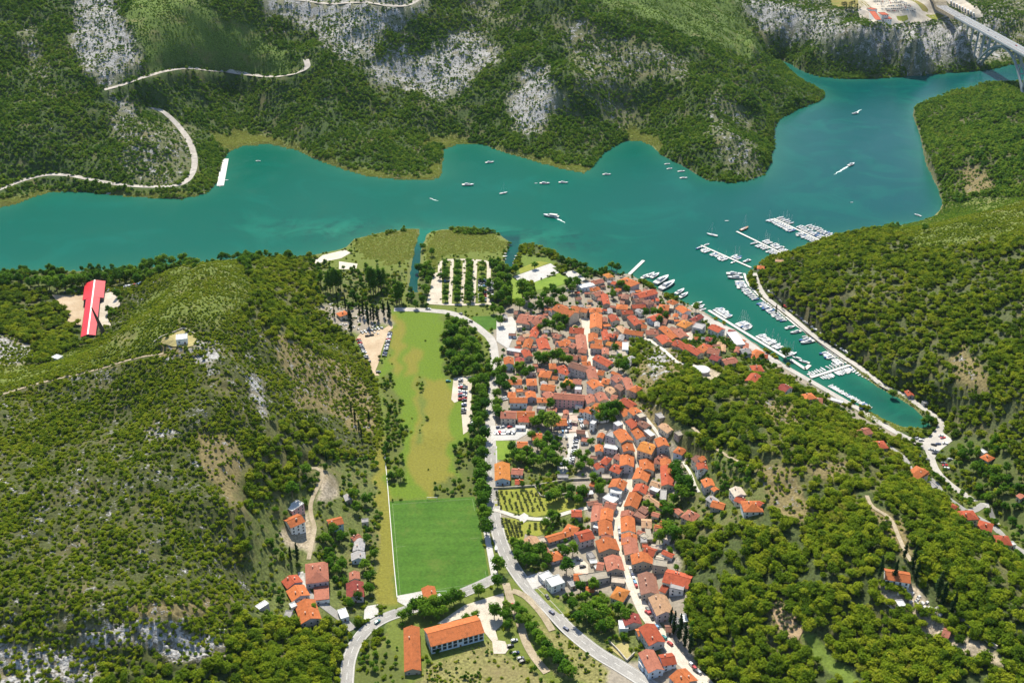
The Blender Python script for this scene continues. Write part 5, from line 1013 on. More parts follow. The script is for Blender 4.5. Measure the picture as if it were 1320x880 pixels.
# ------------------------------------------------------------------ boats
mat('hull_white', (.58,.585,.58), .3, .05, rnd=.08, spec=.5); mat('hull_blue', (.05,.12,.28), .3, .1); mat('hull_wood', (.30,.16,.08), .5, .2); mat('deck_cream', (.60,.56,.48), .6, .1, 2); mat('boat_glass', (.02,.03,.04), .12, .1, spec=.7)
mat('sail_cover', (.10,.16,.32), .8, .1); mat('mast_alloy', (.70,.70,.70), .35, .05, metallic=.3); mat('canvas_red', (.62,.60,.56), .8, .15)
def hull_mesh(nm, m, L=1.0, B=.30, H=.11, fine=.3):
    st = [(-.5,.86,.9),(-.3,.98,.92),(0,1.0,.98),(.22,.86,1.06),(.38,.56,1.16),(.47,.24,1.24),(.5,.03,1.28)]; v = []; f = []
    for (x, b, h) in st:
        for (q, z) in ((-1,h),(-.8,.25),(0,-.15),(.8,.25),(1,h)): v.append((x*L+(z-.5)*.03*L*(x > .3), q*b*B/2*L, z*H*L))
    n = 5
    for i in range(len(st)-1):
        for k in range(n-1): a = i*n+k; f.append((a, a+1, a+n+1, a+n))
        f.append((i*n+4, i*n, (i+1)*n, (i+1)*n+4))
    f.append((0,1,2,3,4)[::-1]); f.append(tuple(range((len(st)-1)*n, len(st)*n)))
    return mesh(nm, v, f, [m])
def cabin(nm, m, x0, x1, w0, w1, z0, z1, rake=.05):
    return MB().add([(x0,-w0,z0),(x1,-w1,z0),(x1,w1,z0),(x0,w0,z0),(x0+rake*.3,-w0*.85,z1),(x1-rake,-w1*.75,z1),(x1-rake,w1*.75,z1),(x0+rake*.3,w0*.85,z1)],
        [(0,3,2,1),(4,5,6,7),(0,1,5,4),(1,2,6,5),(2,3,7,6),(3,0,4,7)]).mesh(nm, m)
HW = MATS['hull_white']; HULLS = {'w': hull_mesh('hull', HW), 'b': hull_mesh('hull', MATS['hull_blue']), 'n': hull_mesh('hull', MATS['hull_wood'])}; NARROW = {'w': hull_mesh('hull', HW, 1, .27, .10), 'b': hull_mesh('hull', MATS['hull_blue'], 1, .27, .10), 'n': hull_mesh('hull', MATS['hull_wood'], 1, .27, .1)}
CAB = cabin('cabin', HW, -.28, .22, .105, .07, .10, .165, .07); UP = cabin('flybridge', HW, -.24, .02, .085, .07, .167, .205, .03); GLS = cabin('windscreen', MATS['boat_glass'], -.25, .235, .107, .073, .122, .148, .07)
DCK = cabin('deck', MATS['deck_cream'], -.47, -.29, .115, .115, .098, .106, 0); SCB = cabin('cabin', HW, -.12, .20, .06, .04, .095, .125, .06); SGL = cabin('window', MATS['boat_glass'], -.10, .17, .062, .042, .104, .116, .06)
MAST = MB().tube((.06,0,.1), (.06,0,1.25), .008, .006, 6); MAST.tube((.06,-.09,.62), (.06,.09,.62), .004, .004, 4); MAST = MAST.mesh('mast', MATS['mast_alloy'])
RIG = MB()
for q in ((.49,0),(-.49,0),(.06,.13),(.06,-.13)): RIG.tube((.06,0,1.23), (q[0],q[1],.12), .0022, .0022, 3, False)
RIG = RIG.mesh('rigging', MATS['mast_alloy']); BOOM = MB().tube((.05,0,.22), (-.36,0,.20), .016, .012, 6).mesh('boom', MATS['sail_cover']); COCK = cabin('cockpit', MATS['deck_cream'], -.44, -.14, .08, .09, .094, .102, 0)
SEATS = MB().box(-.25,-.09,.085,-.15,.09,.105); SEATS.box(.05,-.09,.085,.13,.09,.105); SEATS = SEATS.mesh('thwarts', MATS['deck_cream']); MOTOR = MB().box(-.56,-.025,.03,-.5,.025,.16).mesh('outboard', MATS['boat_glass'])
AWN = cabin('canopy', MATS['canvas_red'], -.4, .1, .11, .10, .19, .2, 0)
RB = random.Random(3)
def boat(pos, rz, L, kind='m', col='w', look=None, group='moored boats in the marina', px=None):
    nm = {'m': 'motor_yacht', 's': 'sailing_yacht', 'd': 'small_boat', 'e': 'excursion_boat'}[kind]
    t = empty(nm, (pos.x, pos.y, .0), rz, L)
    cn = {'w': 'white', 'b': 'blue hulled', 'n': 'wooden'}[col]
    if kind == 's':
        put('hull', NARROW[col], t); put('cabin', SCB, t); put('window', SGL, t); put('mast', MAST, t); put('rigging', RIG, t); put('boom', BOOM, t); put('cockpit', COCK, t)
    elif kind == 'd': put('hull', HULLS[col], t); put('thwarts', SEATS, t); put('outboard', MOTOR, t)
    elif kind == 'e': put('hull', HULLS[col], t); put('cabin', CAB, t); put('windscreen', GLS, t); put('deck', DCK, t); put('canopy', AWN, t)
    else:
        put('hull', HULLS[col], t); c = put('cabin', CAB, t); put('windscreen', GLS, t); put('deck', DCK, t)
        if L > 10.5: put('flybridge', UP, t)
    sz = 'large ' if L > 14 else 'small ' if L < 8 and kind != 'd' else ''
    word = {'m': 'motor yacht', 's': 'sailing yacht', 'd': 'small open boat', 'e': 'excursion boat with canopy'}[kind]
    if px is None: px = project(pos.x, pos.y, 0)
    if look: tag(t, look, 'boat', group if 'moored' not in group else None)
    else: later(t, '%s%s %s' % (sz, cn, word), 'boat', float(px[0]), float(px[1]), group)
    return t
def W0(px, py): x, y = unproject(px, py, 0); return Vector((x, y, 0))
mat('pontoon', (.58,.56,.52), .8, .08, 1); mat('pontoon_dark', (.2,.18,.16), .8)
def pontoon(nm, px, w, label, cat='pontoon', top=.75):
    P = [W0(*p) for p in px]; t = empty(nm, P[0].to_tuple()); tag(t, label, cat, None); o = P[0]
    d = MB(); pl = MB()
    for a, b_ in zip(P[:-1], P[1:]):
        d.bar((a.x-o.x, a.y-o.y, top-.15), (b_.x-o.x, b_.y-o.y, top-.15), w, .3); n = max(2, int((b_-a).length/9))
        for i in range(n+1):
            q = a.lerp(b_, i/n)-o; pl.tube((q.x, q.y, -2), (q.x, q.y, top-.3), .25, .25, 6); pl.bar((q.x-.5, q.y, .2), (q.x+.5, q.y, .2), w*.8, .5)
    d.put('deck', MATS['pontoon'], t); pl.put('float', MATS['pontoon_dark'], t); return P
def berth(P0, P1, side, rng, n, L=10.5, sail=.3, off=1.5, pw=2.5, jitter=.12, group='moored boats in the marina', small=False, ang=0.0, skip=.04):
    """boats lying bow out along a pontoon; side +1 = left of the direction P0 -> P1"""
    d = (P1-P0); D = d.length; d = d/D; nrm = Vector((-d.y, d.x, 0))*side
    for i in range(n):
        if RB.random() < skip: continue
        t = rng[0]+(rng[1]-rng[0])*(i+.5)/n; l = L*.9*RB.uniform(1-jitter*1.6, 1+jitter); k = 'd' if small and RB.random() < .55 else 's' if RB.random() < sail else 'm'
        c = P0+d*D*t+nrm*(pw/2+off+l/2); v = nrm+d*(ang+RB.uniform(-.06,.06)); v = v*(1 if RB.random() < .7 else -1)
        boat(c, math.atan2(v.y, v.x), l, k, 'b' if RB.random() < .12 else 'w', group=group)
M7 = lambda x, y: (890+x/6.93, 270+y/6.93); M8 = lambda x, y: (880+x/6.93, 370+y/6.93); N1 = lambda x, y: (1010+x/5.74, 460+y/5.74)
P = pontoon('pontoon', [M7(95,325), M7(540,522)], 2.6, 'long pale pontoon, leftmost of the three at the marina mouth')
berth(P[0], P[1], -1, (.03,.28), 6, 11, .15); berth(P[0], P[1], -1, (.31,.45), 4, 10, .4); berth(P[0], P[1], -1, (.48,.60), 3, 11, .3); berth(P[0], P[1], 1, (.56,.70), 4, 11, .8); berth(P[0], P[1], 1, (.78,.84), 1, 12, 0); berth(P[0], P[1], -1, (.70,.74), 1, 8, 0); berth(P[0], P[1], 1, (.0,.06), 1, 9, 0)
P = pontoon('pontoon', [M7(412,200), M7(838,406)], 2.6, 'long pale pontoon, middle one of the three at the marina mouth')
berth(P[0], P[1], -1, (.45,.97), 11, 11, .2); berth(P[0], P[1], 1, (.48,.82), 8, 12, .6); berth(P[0], P[1], 1, (.83,1.0), 5, 11, .6)
boat(W0(*M7(480,178)), math.atan2(*(lambda v: (v.y, v.x))(W0(*M7(520,160))-W0(*M7(440,195)))), 15, 's', 'n', 'large dark decked sailing yacht lying across the tip of the middle pontoon', 'x')
P = pontoon('pontoon', [M7(745,85), M7(1170,285)], 2.6, 'pale pontoon packed with yachts, rightmost of the three at the marina mouth')
berth(P[0], P[1], -1, (.0,.52), 12, 12, .35); berth(P[0], P[1], -1, (.60,1.0), 8, 12, .2); berth(P[0], P[1], 1, (.0,.3), 5, 11, .9); berth(P[0], P[1], 1, (.42,1.0), 12, 12, .15); berth(P[0], P[1], 1, (.45,1.08), 11, 12, .1, off=14.5)
P = pontoon('quay_deck', [M7(480,575), M7(500,640), M8(600,0), M8(720,120), M8(850,210), M8(1000,335), M8(1150,445), M8(1317,575), N1(470,50)], 2.4, 'long narrow white deck along the wooded side of the marina', 'quay')
B = lambda i, rng, n, L, sail=.1, **k: berth(P[i], P[i+1], -1, rng, n, L, sail, **k)
B(0, (-.1,.9), 2, 18, 0, jitter=.02); B(1, (.0,1), 5, 12, .2); B(2, (-.05,.95), 8, 12, .1); B(3, (.15,1.0), 7, 11.5, .2); B(4, (.05,.75), 6, 11, .1); B(5, (.1,.22), 1, 12, 0); B(5, (.45,.6), 1, 13, 0); B(5, (.85,.95), 1, 8, 0); B(6, (.05,.35), 2, 16, 0, jitter=.03, skip=0); B(7, (.0,.5), 5, 11, 0); B(7, (.55,1.), 4, 10, 0)
berth(P[7], W0(*N1(470,50)), -1, (.65,1.0), 5, 8.5, 0)
P = pontoon('footbridge', [N1(200,155), N1(500,60)], 3.0, 'white footbridge pontoon crossing the closed end of the marina', 'footbridge')
berth(P[0], P[1], 1, (.08,.45), 6, 6.5, 0, small=True, group='small boats at the marina footbridge'); berth(P[0], P[1], -1, (.15,.45), 6, 7, 0, small=True, group='small boats at the marina footbridge'); berth(P[0], P[1], -1, (.5,.98), 10, 8, 0, small=True, group='small boats at the marina footbridge'); berth(P[0], P[1], 1, (.5,.9), 5, 8, 0, group='small boats at the marina footbridge')
berth(W0(*N1(505,85)), W0(*N1(690,175)), -1, (0,1), 8, 6.5, 0, small=True, off=0, pw=1, group='small boats along the wooded bank')
berth(W0(*N1(320,222)), W0(*N1(628,392)), 1, (0,1), 26, 6, 0, small=True, off=.5, pw=1, group='small boats along the town bank', skip=.08)
berth(W0(*N1(160,130)), W0(*N1(210,160)), 1, (0,1), 3, 6.5, 0, small=True, off=.5, pw=1, group='small boats along the town bank')
P = pontoon('pontoon', [M8(232,212), M8(917,632)], 3.2, 'long straight white pontoon along the town side of the marina')
berth(P[0], P[1], 1, (.02,.20), 9, 13, .1); berth(P[0], P[1], 1, (.33,.46), 6, 13, .75); berth(P[0], P[1], 1, (.60,.86), 12, 12, .5); berth(P[0], P[1], 1, (.89,1.0), 5, 12, .7)
P = pontoon('pontoon', [M8(965,650), M8(1095,735), M8(1135,700)], 3.4, 'short hooked white pontoon between the straight pontoon and the footbridge')
boat(W0(*M8(1085,672)), 2.6, 10, 'm', 'w', 'motor yacht inside the hooked pontoon', 'x'); boat(W0(*M8(1020,640)), 2.5, 9, 'e', 'w', 'canopied boat inside the hooked pontoon', 'x')
P = pontoon('town_pier', [(811.2,354), (829.5,336.3)], 3.6, 'straight white pier jutting from the old town into the river', 'pier')
P = pontoon('river_pier', [(290.5,205.5), (284,240)], 9, 'broad white landing pier on the far left river bank', 'pier')
BT = lambda x, y: (760+x/8.8, 330+y/8.8)
for (x, y, L, lb) in ((625,240,13,'white motor yacht nearest the pier on the town front'),(690,222,14,'white motor yacht second from the pier on the town front'),(740,232,15,'white motor yacht third from the pier on the town front'),
    (815,285,24,'long sleek white superyacht moored stern to on the town front'),(880,345,25,'long white superyacht with two decks on the town front'),(1022,412,15,'white yacht, upper of the pair right of the superyachts'),(1064,455,15,'white yacht, lower of the pair right of the superyachts')):
    c = W0(*BT(x, y)); d = W0(*BT(x+70, y-40))-W0(*BT(x, y)); boat(c, math.atan2(d.y, d.x), L, 'm', 'w', lb, 'yachts moored on the town front')
for (x, y, L) in ((110,165,9),(135,150,11),(160,175,10),(150,190,9),(180,205,8)):
    c = W0(*M8(x, y)); boat(c, .5, L, 'm', 'w', group='boats below the town front')
# boats out on the river
foam = mat('wake_foam', (.55,.66,.62), .6, .25, .8)
def wake(p, q, w, label):
    a = W0(*p); b_ = W0(*q); d = (b_-a).normalized(); r = Vector((d.y, -d.x, 0)); vs = []; fs = []; n = 14; R_w = random.Random(int(p[0]))
    for i in range(n+1):
        t = i/n; c = a.lerp(b_, t)+r*R_w.uniform(-.3,.3)*w*t; ww = w*(.25+.75*math.sin(PI*min(1, t*.7+.1)))*(1-t*.75)*R_w.uniform(.7,1.2)
        vs += [(c.x-r.x*ww/2, c.y-r.y*ww/2, .06), (c.x+r.x*ww/2, c.y+r.y*ww/2, .06)]
        if i < n: fs.append((2*i, 2*i+1, 2*i+3, 2*i+2))
    tag(put('wake', mesh('wake', vs, fs, [foam])), label, 'wake', kind='stuff')
RIV = [(333,208,7,'m',-.1,'small white motor boat in the upper left cove'),(603,239,15,'m',.05,'white motor yacht anchored in mid river left of the sailing boat'),(631,210,12,'m',.3,'white motor yacht anchored alone in the middle cove'),
 (649,249.5,11,'s',.5,'lone anchored sailing yacht in mid river'),(702,237,13,'m',0,'white yacht with a dinghy beside it in mid river'),(691,236.5,4,'d',.2,'tiny dinghy trailing left of a yacht in mid river'),(726,236,12,'m',-.1,'white motor yacht, rightmost of the pair in mid river'),
 (782,225.5,11,'m',.1,'white motor yacht anchored off the wooded point'),(710.5,279.5,19,'e',2.8,'white excursion boat under way with a short wake'),(860,212,8,'m',.2,'white boat, uppermost of the four off the headland'),(863,218,8,'m',.3,'white boat, second from top of the four off the headland'),
 (878,221.5,10,'m',.2,'white boat, rightmost of the four off the headland'),(881,230,10,'m',.1,'white boat, lowest of the four off the headland'),(1102,147,13,'m',3.6,'white motor boat speeding in the upper bay'),(1097,213,15,'m',.75,'white motor yacht with a long wake in the bay'),
 (1183,278,9,'m',2.3,'small white boat off the right wooded bank'),(937,285,5,'d',0,'tiny white boat above the leftmost pontoon'),(918,303.5,13,'s',2.6,'sailing yacht anchored above the leftmost pontoon'),(1098,261,3.5,'d',0,'speck of a dinghy in the open bay'),
 (556,256.5,5,'d',2.6,'tiny speedboat in mid river trailing foam'),(76,244.5,8,'m',.2,'white boat at the far left landing, first from the left'),(85,246,6,'m',.1,'white boat at the far left landing, second from the left'),(97,245,8,'m',0,'white boat at the far left landing, third from the left'),(142,250,9,'m',0,'white boat below the far left road'),(292,232.5,5,'d',.1,'little boat beside the broad landing pier')]
for (x, y, L, k, a, lb) in RIV: boat(W0(x, y), a, L, k, 'w', lb, 'boats out on the river')
wake((714,280),(729,287),3.5,'short white wake behind the excursion boat'); wake((1094,214),(1075,225),4.5,'long white wake behind the yacht in the bay'); wake((1104,145.5),(1110,141),4,'short wake of the speeding boat in the upper bay'); wake((557,257),(565,259),2,'thin wake of the tiny speedboat')
I5 = lambda x, y: (540+x/8.8, 290+y/8.8)
for k, (x, y) in enumerate(((965,265),(968,325),(963,360),(965,395),(955,445),(960,490),(1160,275),(1115,355),(1105,385),(1100,415),(1090,440))):
    boat(W0(*I5(x, y)), RB.uniform(-.3,.3), 5.5 if k != 2 else 7.5, 'd' if k % 3 else 'm', 'w', group='small boats in the water inlet')
# ------------------------------------------------------------------ cars
CC = {'white': (.72,.72,.71), 'silver': (.42,.43,.44), 'black': (.02,.02,.024), 'dark blue': (.02,.04,.11), 'red': (.42,.02,.02), 'grey': (.16,.165,.17), 'teal': (.02,.20,.20), 'light blue': (.15,.32,.5)}
for k, c in CC.items(): mat('paint_'+k.replace(' ', '_'), c, .28, .04, spec=.6)
mat('tyre', (.015,.015,.015), .9); mat('car_glass', (.02,.025,.03), .1, .1, spec=.7)
def car_body(m):
    b = MB(); s = [(-2.15,.45,.85),(-2.1,.35,1.0),(-1.3,.32,1.02),(-.2,.32,1.0),(1.0,.32,.95),(1.9,.34,.78),(2.15,.42,.62)]; v = []; f = []
    for (x, lo, hi) in s:
        w = .86 if abs(x) < 1.8 else .74
        v += [(x,-w,lo),(x,-w,hi),(x,w,hi),(x,w,lo)]
    for i in range(len(s)-1):
        a = 4*i
        for k in range(4): f.append((a+k, a+(k+1) % 4, a+4+(k+1) % 4, a+4+k)[::-1])
    f += [(0,1,2,3), tuple(range(4*len(s)-1, 4*len(s)-5, -1))]; b.add(v, f)
    b.add([(-1.75,-.74,1.42),(.35,-.74,1.42),(.35,.74,1.42),(-1.75,.74,1.42),(-1.7,-.7,1.47),(.25,-.7,1.47),(.25,.7,1.47),(-1.7,.7,1.47)], [(0,3,2,1),(4,5,6,7),(0,1,5,4),(1,2,6,5),(2,3,7,6),(3,0,4,7)])
    n = len(b.f)
    for x in (-1.35, 1.35):
        for y in (-.8, .8): b.tube((x, y-.1, .32), (x, y+.1, .32), .32, .32, 10)
    return mesh('body', b.v, b.f, [m, MATS['tyre']], [0]*n+[1]*(len(b.f)-n))
CARB = {k: car_body(MATS['paint_'+k.replace(' ', '_')]) for k in CC}
CARG = MB().add([(-2.0,-.78,1.0),(1.05,-.78,.96),(1.05,.78,.96),(-2.0,.78,1.0),(-1.72,-.72,1.42),(.33,-.72,1.42),(.33,.72,1.42),(-1.72,.72,1.42)], [(0,3,2,1),(4,5,6,7),(0,1,5,4),(1,2,6,5),(2,3,7,6),(3,0,4,7)]).mesh('windows', MATS['car_glass'])
RCAR = random.Random(9); CK = ['white']*6+['silver']*5+['black']*4+['dark blue']*3+['red']*2+['grey']*4+['light blue']
def car(p, rz, col=None, look=None, group=None, place=None):
    col = col or RCAR.choice(CK); t = empty('car', (p.x, p.y, max(float(height(p.x, p.y)), .6)+.24), rz, 1.05)
    put('body', CARB[col], t); put('windows', CARG, t); x, y = project(p.x, p.y, p.z); CLEAR.append((p.x, p.y, 2.2))
    if look: tag(t, look, 'car', group)
    else: later(t, '%s car %s' % (col, place or 'parked'), 'car', float(x), float(y), group or 'parked cars')
NTH = 'first second third fourth fifth sixth seventh eighth ninth tenth eleventh twelfth thirteenth fourteenth fifteenth sixteenth seventeenth eighteenth'.split()
def row(p, q, n, deg=90, place='parked', group='parked cars', miss=.08):
    a = ground(*p); b_ = ground(*q); d = b_-a; rz = math.atan2(d.y, d.x)+math.radians(deg); k = 0
    end = 'left' if abs(q[0]-p[0]) > abs(q[1]-p[1]) else 'top'
    for i in range(n):
        if RCAR.random() < miss: continue
        col = RCAR.choice(CK)
        car(a.lerp(b_, (i+.5)/n), rz+RCAR.uniform(-.05,.05)+(PI if RCAR.random() < .5 else 0), col, '%s car, %s from the %s end, %s' % (col, NTH[min(k, 17)], end, place.strip(', ')), group); k += 1
def rowt(f, s, n, deg=90, place='parked', group='parked cars', miss=.08):
    q = f(s); row(q[0], q[1], n, deg, place, group, miss)
g1 = 'cars on the sandy wedge plot'; rowt(TT, '820,250 750,530', 17, 90, 'right row of the sandy plot,', g1); rowt(TT, '455,330 578,600', 13, 70, 'left row of the sandy plot,', g1); rowt(TT, '480,262 740,200', 7, 100, 'cypress edge of the sandy plot,', g1)
car(ground(*TT('560,297')[0]), .15, 'black', 'black car in the middle of the sandy wedge plot, left of two'); car(ground(*TT('610,287')[0]), .2, 'black', 'black car in the middle of the sandy wedge plot, right of two')
car(ground(*TT('685,705')[0]), .1, 'grey', 'dark car under the lone tree at the tip of the sandy plot')
g2 = 'cars on the gravel parking rows'; rowt(U_, '430,185 425,455', 13, 92, 'left row of the gravel plot,', g2); rowt(U_, '487,275 465,625', 16, 92, 'right row of the gravel plot,', g2); rowt(U_, '595,690 585,770', 4, 90, 'tree edge of the gravel plot,', g2)
car(ground(*U_('272,215')[0]), .1, 'teal', 'teal vehicle at the upper corner of the gravel parking plot')
g3 = 'cars in the old town car parks'; rowt(E_, '1000,462 930,800', 15, 100, 'long row of the white town lot,', g3); rowt(E_, '820,735 810,800', 4, 95, 'lower tip of the white town lot,', g3); rowt(E_, '915,270 915,385', 7, 95, 'beside the pink paved strip,', g3); rowt(E_, '830,412 905,408', 4, 90, 'below the red shed,', g3)
rowt(E_, '65,425 300,425', 12, 75, 'court below the large beige house,', g3); rowt(E_, '90,365 260,360', 4, 20, 'foot of the large beige house,', g3); rowt(E_, '1030,235 1080,380', 9, 60, 'right of the pink paved strip,', g3); rowt(E_, '100,60 210,30', 5, 90, 'by the blue fronted house,', g3)
rowt(E_, '870,440 905,620', 2, 0, 'middle of the white town lot,', g3)
g4 = 'cars among the car park trees'; rowt(R_, '825,640 825,880', 11, 92, 'rightmost strip of the tree car park,', g4); rowt(R_, '690,620 700,880', 11, 92, 'last lane of the tree car park,', g4); rowt(R_, '745,620 745,880', 11, 92, 'last island of the tree car park,', g4); rowt(R_, '285,640 350,640', 3, 90, 'first island of the tree car park,', g4)
g5 = 'cars at the lane junction'
for i, (x, y) in enumerate([(1165,590),(1180,605),(1195,645),(1145,650),(1110,655),(1128,700),(1118,718),(1090,690),(1185,790),(1195,808),(1208,828),(1015,745),(1060,765),(990,607),(1017,620),(578,390),(1230,762)]): car(ground(1010+x/5.74, 460+y/5.74), RCAR.uniform(2.4, 2.9) if i < 11 else .1, None, None, g5)
g6 = 'cars beside the marina promenade'; row((987,374), (1013,397), 9, 15, 'uppermost stretch of the marina promenade', g6); row((1018,400), (1060,433), 12, 10, 'middle stretch of the marina promenade', g6, .3); row((1066,438), (1100,461), 8, 12, 'lowest stretch of the marina promenade', g6, .3)
for (x, y, rz, c, lb) in ((486.6,802,.9,'teal','teal car driving on the curved side road'),(711,790,2.3,'dark blue','blue car driving up the main road, upper of two'),(729.5,811,2.3,'dark blue','blue car driving down the main road, lower of two'),(639.5,708,1.6,'white','white van like car on the main road beside the pitch'),(631,603,1.6,'black','dark car on the main road beside the orange gabled house'),
  (594,405,2.4,'grey','grey car on the bridge road bend'),(607,415,2.4,'black','black car lower on the bridge road bend'),(553,399,0,'white','white car on the straight part of the bridge road')): car(ground(x, y), rz, c, lb)
g7 = 'cars on the yards by the long hall'
for (x, y, rz, c) in ((658,833,.3,'black'),(665,842,.35,'dark blue'),(671,849,.3,'grey'),(663,826,.3,'silver'),(674,853,.4,'black')): car(ground(x, y), rz, c, None, g7)
for (x, y, c, lb) in ((661,781,'red','red car under the trees right of the yard'),): car(ground(x, y), 1.9, c, lb)
g8 = 'cars parked in the old town street'
for k, (x, y) in enumerate(H_ := [(816.5,605.5),(807.5,633),(799.5,650),(794.5,662)]): car(ground(x, y), 1.1, None, None, g8)
row((797.5,680),(799.5,696), 6, 0, 'street above the stone ruin', g8, .1); row((812,733),(825,770), 9, 5, 'street beside the brown roofs', g8, .2); row((832,780),(843,803), 6, 5, 'street beside the tan roof', g8, .2)
for (x, y, c, lb) in ((834.5,790,'red','red car on the street between the tan roof and the orchard side'),(846,808,'light blue','blue car on the street near the grey fronted gable'),(856,822,'teal','teal car on the street below the blue one'),(863.5,830,'red','red car on the street beside the dark conifers'),(897,865,'black','black car at the lower end of the street')): car(ground(x, y), 2.2, c, lb)
row((890,856),(902,868), 4, 0, 'along the lower street end', g8, .1); row((704,768),(707,772), 1, 0, 'by the villa', g8)
car(ground(747,722.5), .1, 'grey', 'grey car, upper of two on the pale yard'); car(ground(751,731), .1, 'black', 'black car, lower of two on the pale yard')
g9 = 'cars on the yard right of the scarlet hall'; rowt(V_, '880,352 1100,300', 8, 75, 'yard edge right of the scarlet hall,', g9); rowt(V_, '690,400 790,378', 4, 80, 'behind the scarlet hall,', g9)
rowt(V_, '200,415 400,412', 6, 85, 'trees left of the scarlet hall,', g9, .2)
g10 = 'cars on the far service area'; S9 = lambda s: T(1080,0,5.5,s)
for k, s in enumerate(('250,12 470,14', '262,24 490,27', '275,37 510,41', '290,51 530,56', '305,66 550,73', '330,80 560,89')): rowt(S9, s, 18, 92, 'in row %s of the far service area,' % ['one','two','three','four','five','six'][k], g10, .15)
# lorries
lb = MB(); lb.box(-6,-1.25,1.0,3.2,1.25,3.9); LBODY = lb.mesh('trailer', MATS['paint_white']); lb = MB(); lb.box(3.6,-1.2,.6,5.8,1.2,3.2)
LCAB = lb.mesh('cab', MATS['paint_red']); lb = MB()
for x in (-5,-3.9,4.7):
    for y in (-1.1,1.1): lb.tube((x,y-.15,.5),(x,y+.15,.5),.5,.5,8)
lb.box(-5.8,-.4,.7,4,.4,.98); LWH = lb.mesh('wheels', MATS['tyre'])
for i in range(9):
    p = ground(1080+(800+20*i)/5.5, (22+10.5*i)/5.5); t = empty('lorry', (p.x, p.y, float(height(p.x, p.y))+.5), 1.2); put('trailer', LBODY, t); put('cab', LCAB, t); put('wheels', LWH, t); later(t, 'white lorry', 'lorry', p.x, p.y, 'lorries on the far motorway park')
# service station: red roofed low blocks
for (x1,y1,x2,y2,w,lbl) in ((222,52,262,75,12,'long red flat service building, leftmost'),(300,92,345,105,22,'red service building, middle block'),(325,118,372,138,20,'red service building nearest the cliff'),(240,95,290,128,10,'narrow red walkway roof at the service area')):
    house(1080+x1/5.5, y1/5.5, 1080+x2/5.5, y2/5.5, w, 5, 'f', 'r', 'w', name='service_building', cat='building', label=lbl, group='red buildings of the far service area', win=True, chim=False, maxwin=4)
# ------------------------------------------------------------------ motorway and arch bridge
ZD = 66.0
Bp = lambda px, py: Vector((*unproject(px, py, ZD), ZD))
p0, p1 = Bp(1238,21.5), Bp(1320,66.5); ax = (p1-p0).normalized(); nr = Vector((-ax.y, ax.x, 0)); Lb = 430.0
br = empty('arch_bridge', p0.to_tuple(), math.atan2(ax.y, ax.x)); tag(br, 'tall pale concrete arch bridge carrying the motorway over the bay', 'bridge')
mat('bridge_concrete', (.30,.34,.36), .8, .1, .2); mat('motorway_tarmac', (.17,.17,.175), .85, .12, .2)
A0, A1 = 112.0, 316.0
def arch_z(s): t = (s-A0)/(A1-A0)*2-1; return 3+(58.5-3)*(1-t*t)-ZD
d = MB().box(-6,-10.8,-2.6,Lb,10.8,-.35); d.put('deck', MATS['bridge_concrete'], br)
dr = MB().box(-5,-9.6,-.34,Lb,-1.0,-.2); dr.box(-5,1.0,-.34,Lb,9.6,-.2); cw = dr.put('carriageway', MATS['motorway_tarmac'], br)
ln = MB()
for y in (-9.2,-5.4,-1.4,1.4,5.4,9.2): ln.box(-5,y-.12,-.19,Lb,y+.12,-.17)
ln.put('lane_lines', MATS['line_paint'], cw)
ra_ = MB()
for y in (-10.6,10.6,0): ra_.box(-6,y-.2,-.34,Lb,y+.2,1.0)
ra_.put('parapet', mat('parapet', (.62,.62,.6), .6), br)
ar = MB(); n = 26
for y in (-5.2, 5.2):
    for i in range(n): s0, s1 = A0+(A1-A0)*i/n, A0+(A1-A0)*(i+1)/n; ar.bar((s0, y, arch_z(s0)), (s1, y, arch_z(s1)), 3.2, 2.8)
for i in range(0, n+1, 2): s0 = A0+(A1-A0)*i/n; ar.box(s0-.8, -3.1, arch_z(s0)-1.2, s0+.8, 3.1, arch_z(s0)+1.2)
ar.put('arch', MATS['bridge_concrete'], br)
for k, s0 in enumerate([28, 54, 80, 104, 130, 156, 258, 284, 308, 334, 360, 386, 412]):
    zt = -2.6; 
    zb = (arch_z(s0)+1.5) if A0 < s0 < A1 else None
    if zb is None: q = p0+ax*s0; zb = float(height(q.x, q.y))-ZD-3
    if k == 3: zb = arch_z(A0)-2
    if zt-zb < 2: continue
    pr = MB()
    for y in (-5.2, 5.2): pr.box(s0-.9, y-1.3, zb, s0+.9, y+1.3, zt-.02)
    pr.box(s0-.9, -3.55, (zb+zt)/2-.8, s0+.9, 3.55, (zb+zt)/2+.8) if zt-zb > 20 else None
    pr.put('pier', MATS['bridge_concrete'], br)
q = p0+ax*A0; ft = MB().box(A0-9,-9,-ZD-4,A0+3,9,-ZD+7); ft.put('footing', mat('pale_concrete', (.55,.52,.48), .9, .15, .4), br)
pl = [Vector((p0.x-ax.x*s, p0.y-ax.y*s, ZD)) for s in (0, 40, 90, 150, 230, 330, 450)]
mw = [Vector((p.x, p.y, max(ZD+.0, float(height(p.x, p.y))+.6))) for p in smooth_line(pl, 8)]
mz = [p.z for p in mw]
for i, p in enumerate(mw): p.z = max(mz[max(0, i-4):i+5])
o = strip('motorway', mw, 21, MATS['motorway_tarmac'], .2, nx=2); tag(o, 'grey dual carriageway motorway crossing the far plateau onto the bridge', kind='structure')
for y in (-9.8,-5.4,-1.0,1.0,5.4,9.8): strip('lane_line', offset_line(mw, y), .3, MATS['line_paint'], .26, nx=2, parent=o, hgt=None)
CLEAR += [(p.x, p.y, 17) for p in mw[::2]]
eb = MB()
for p, q in zip(mw[:-1], mw[1:]): eb.bar((p.x, p.y, p.z-3), (q.x, q.y, q.z-3), 23, 6)
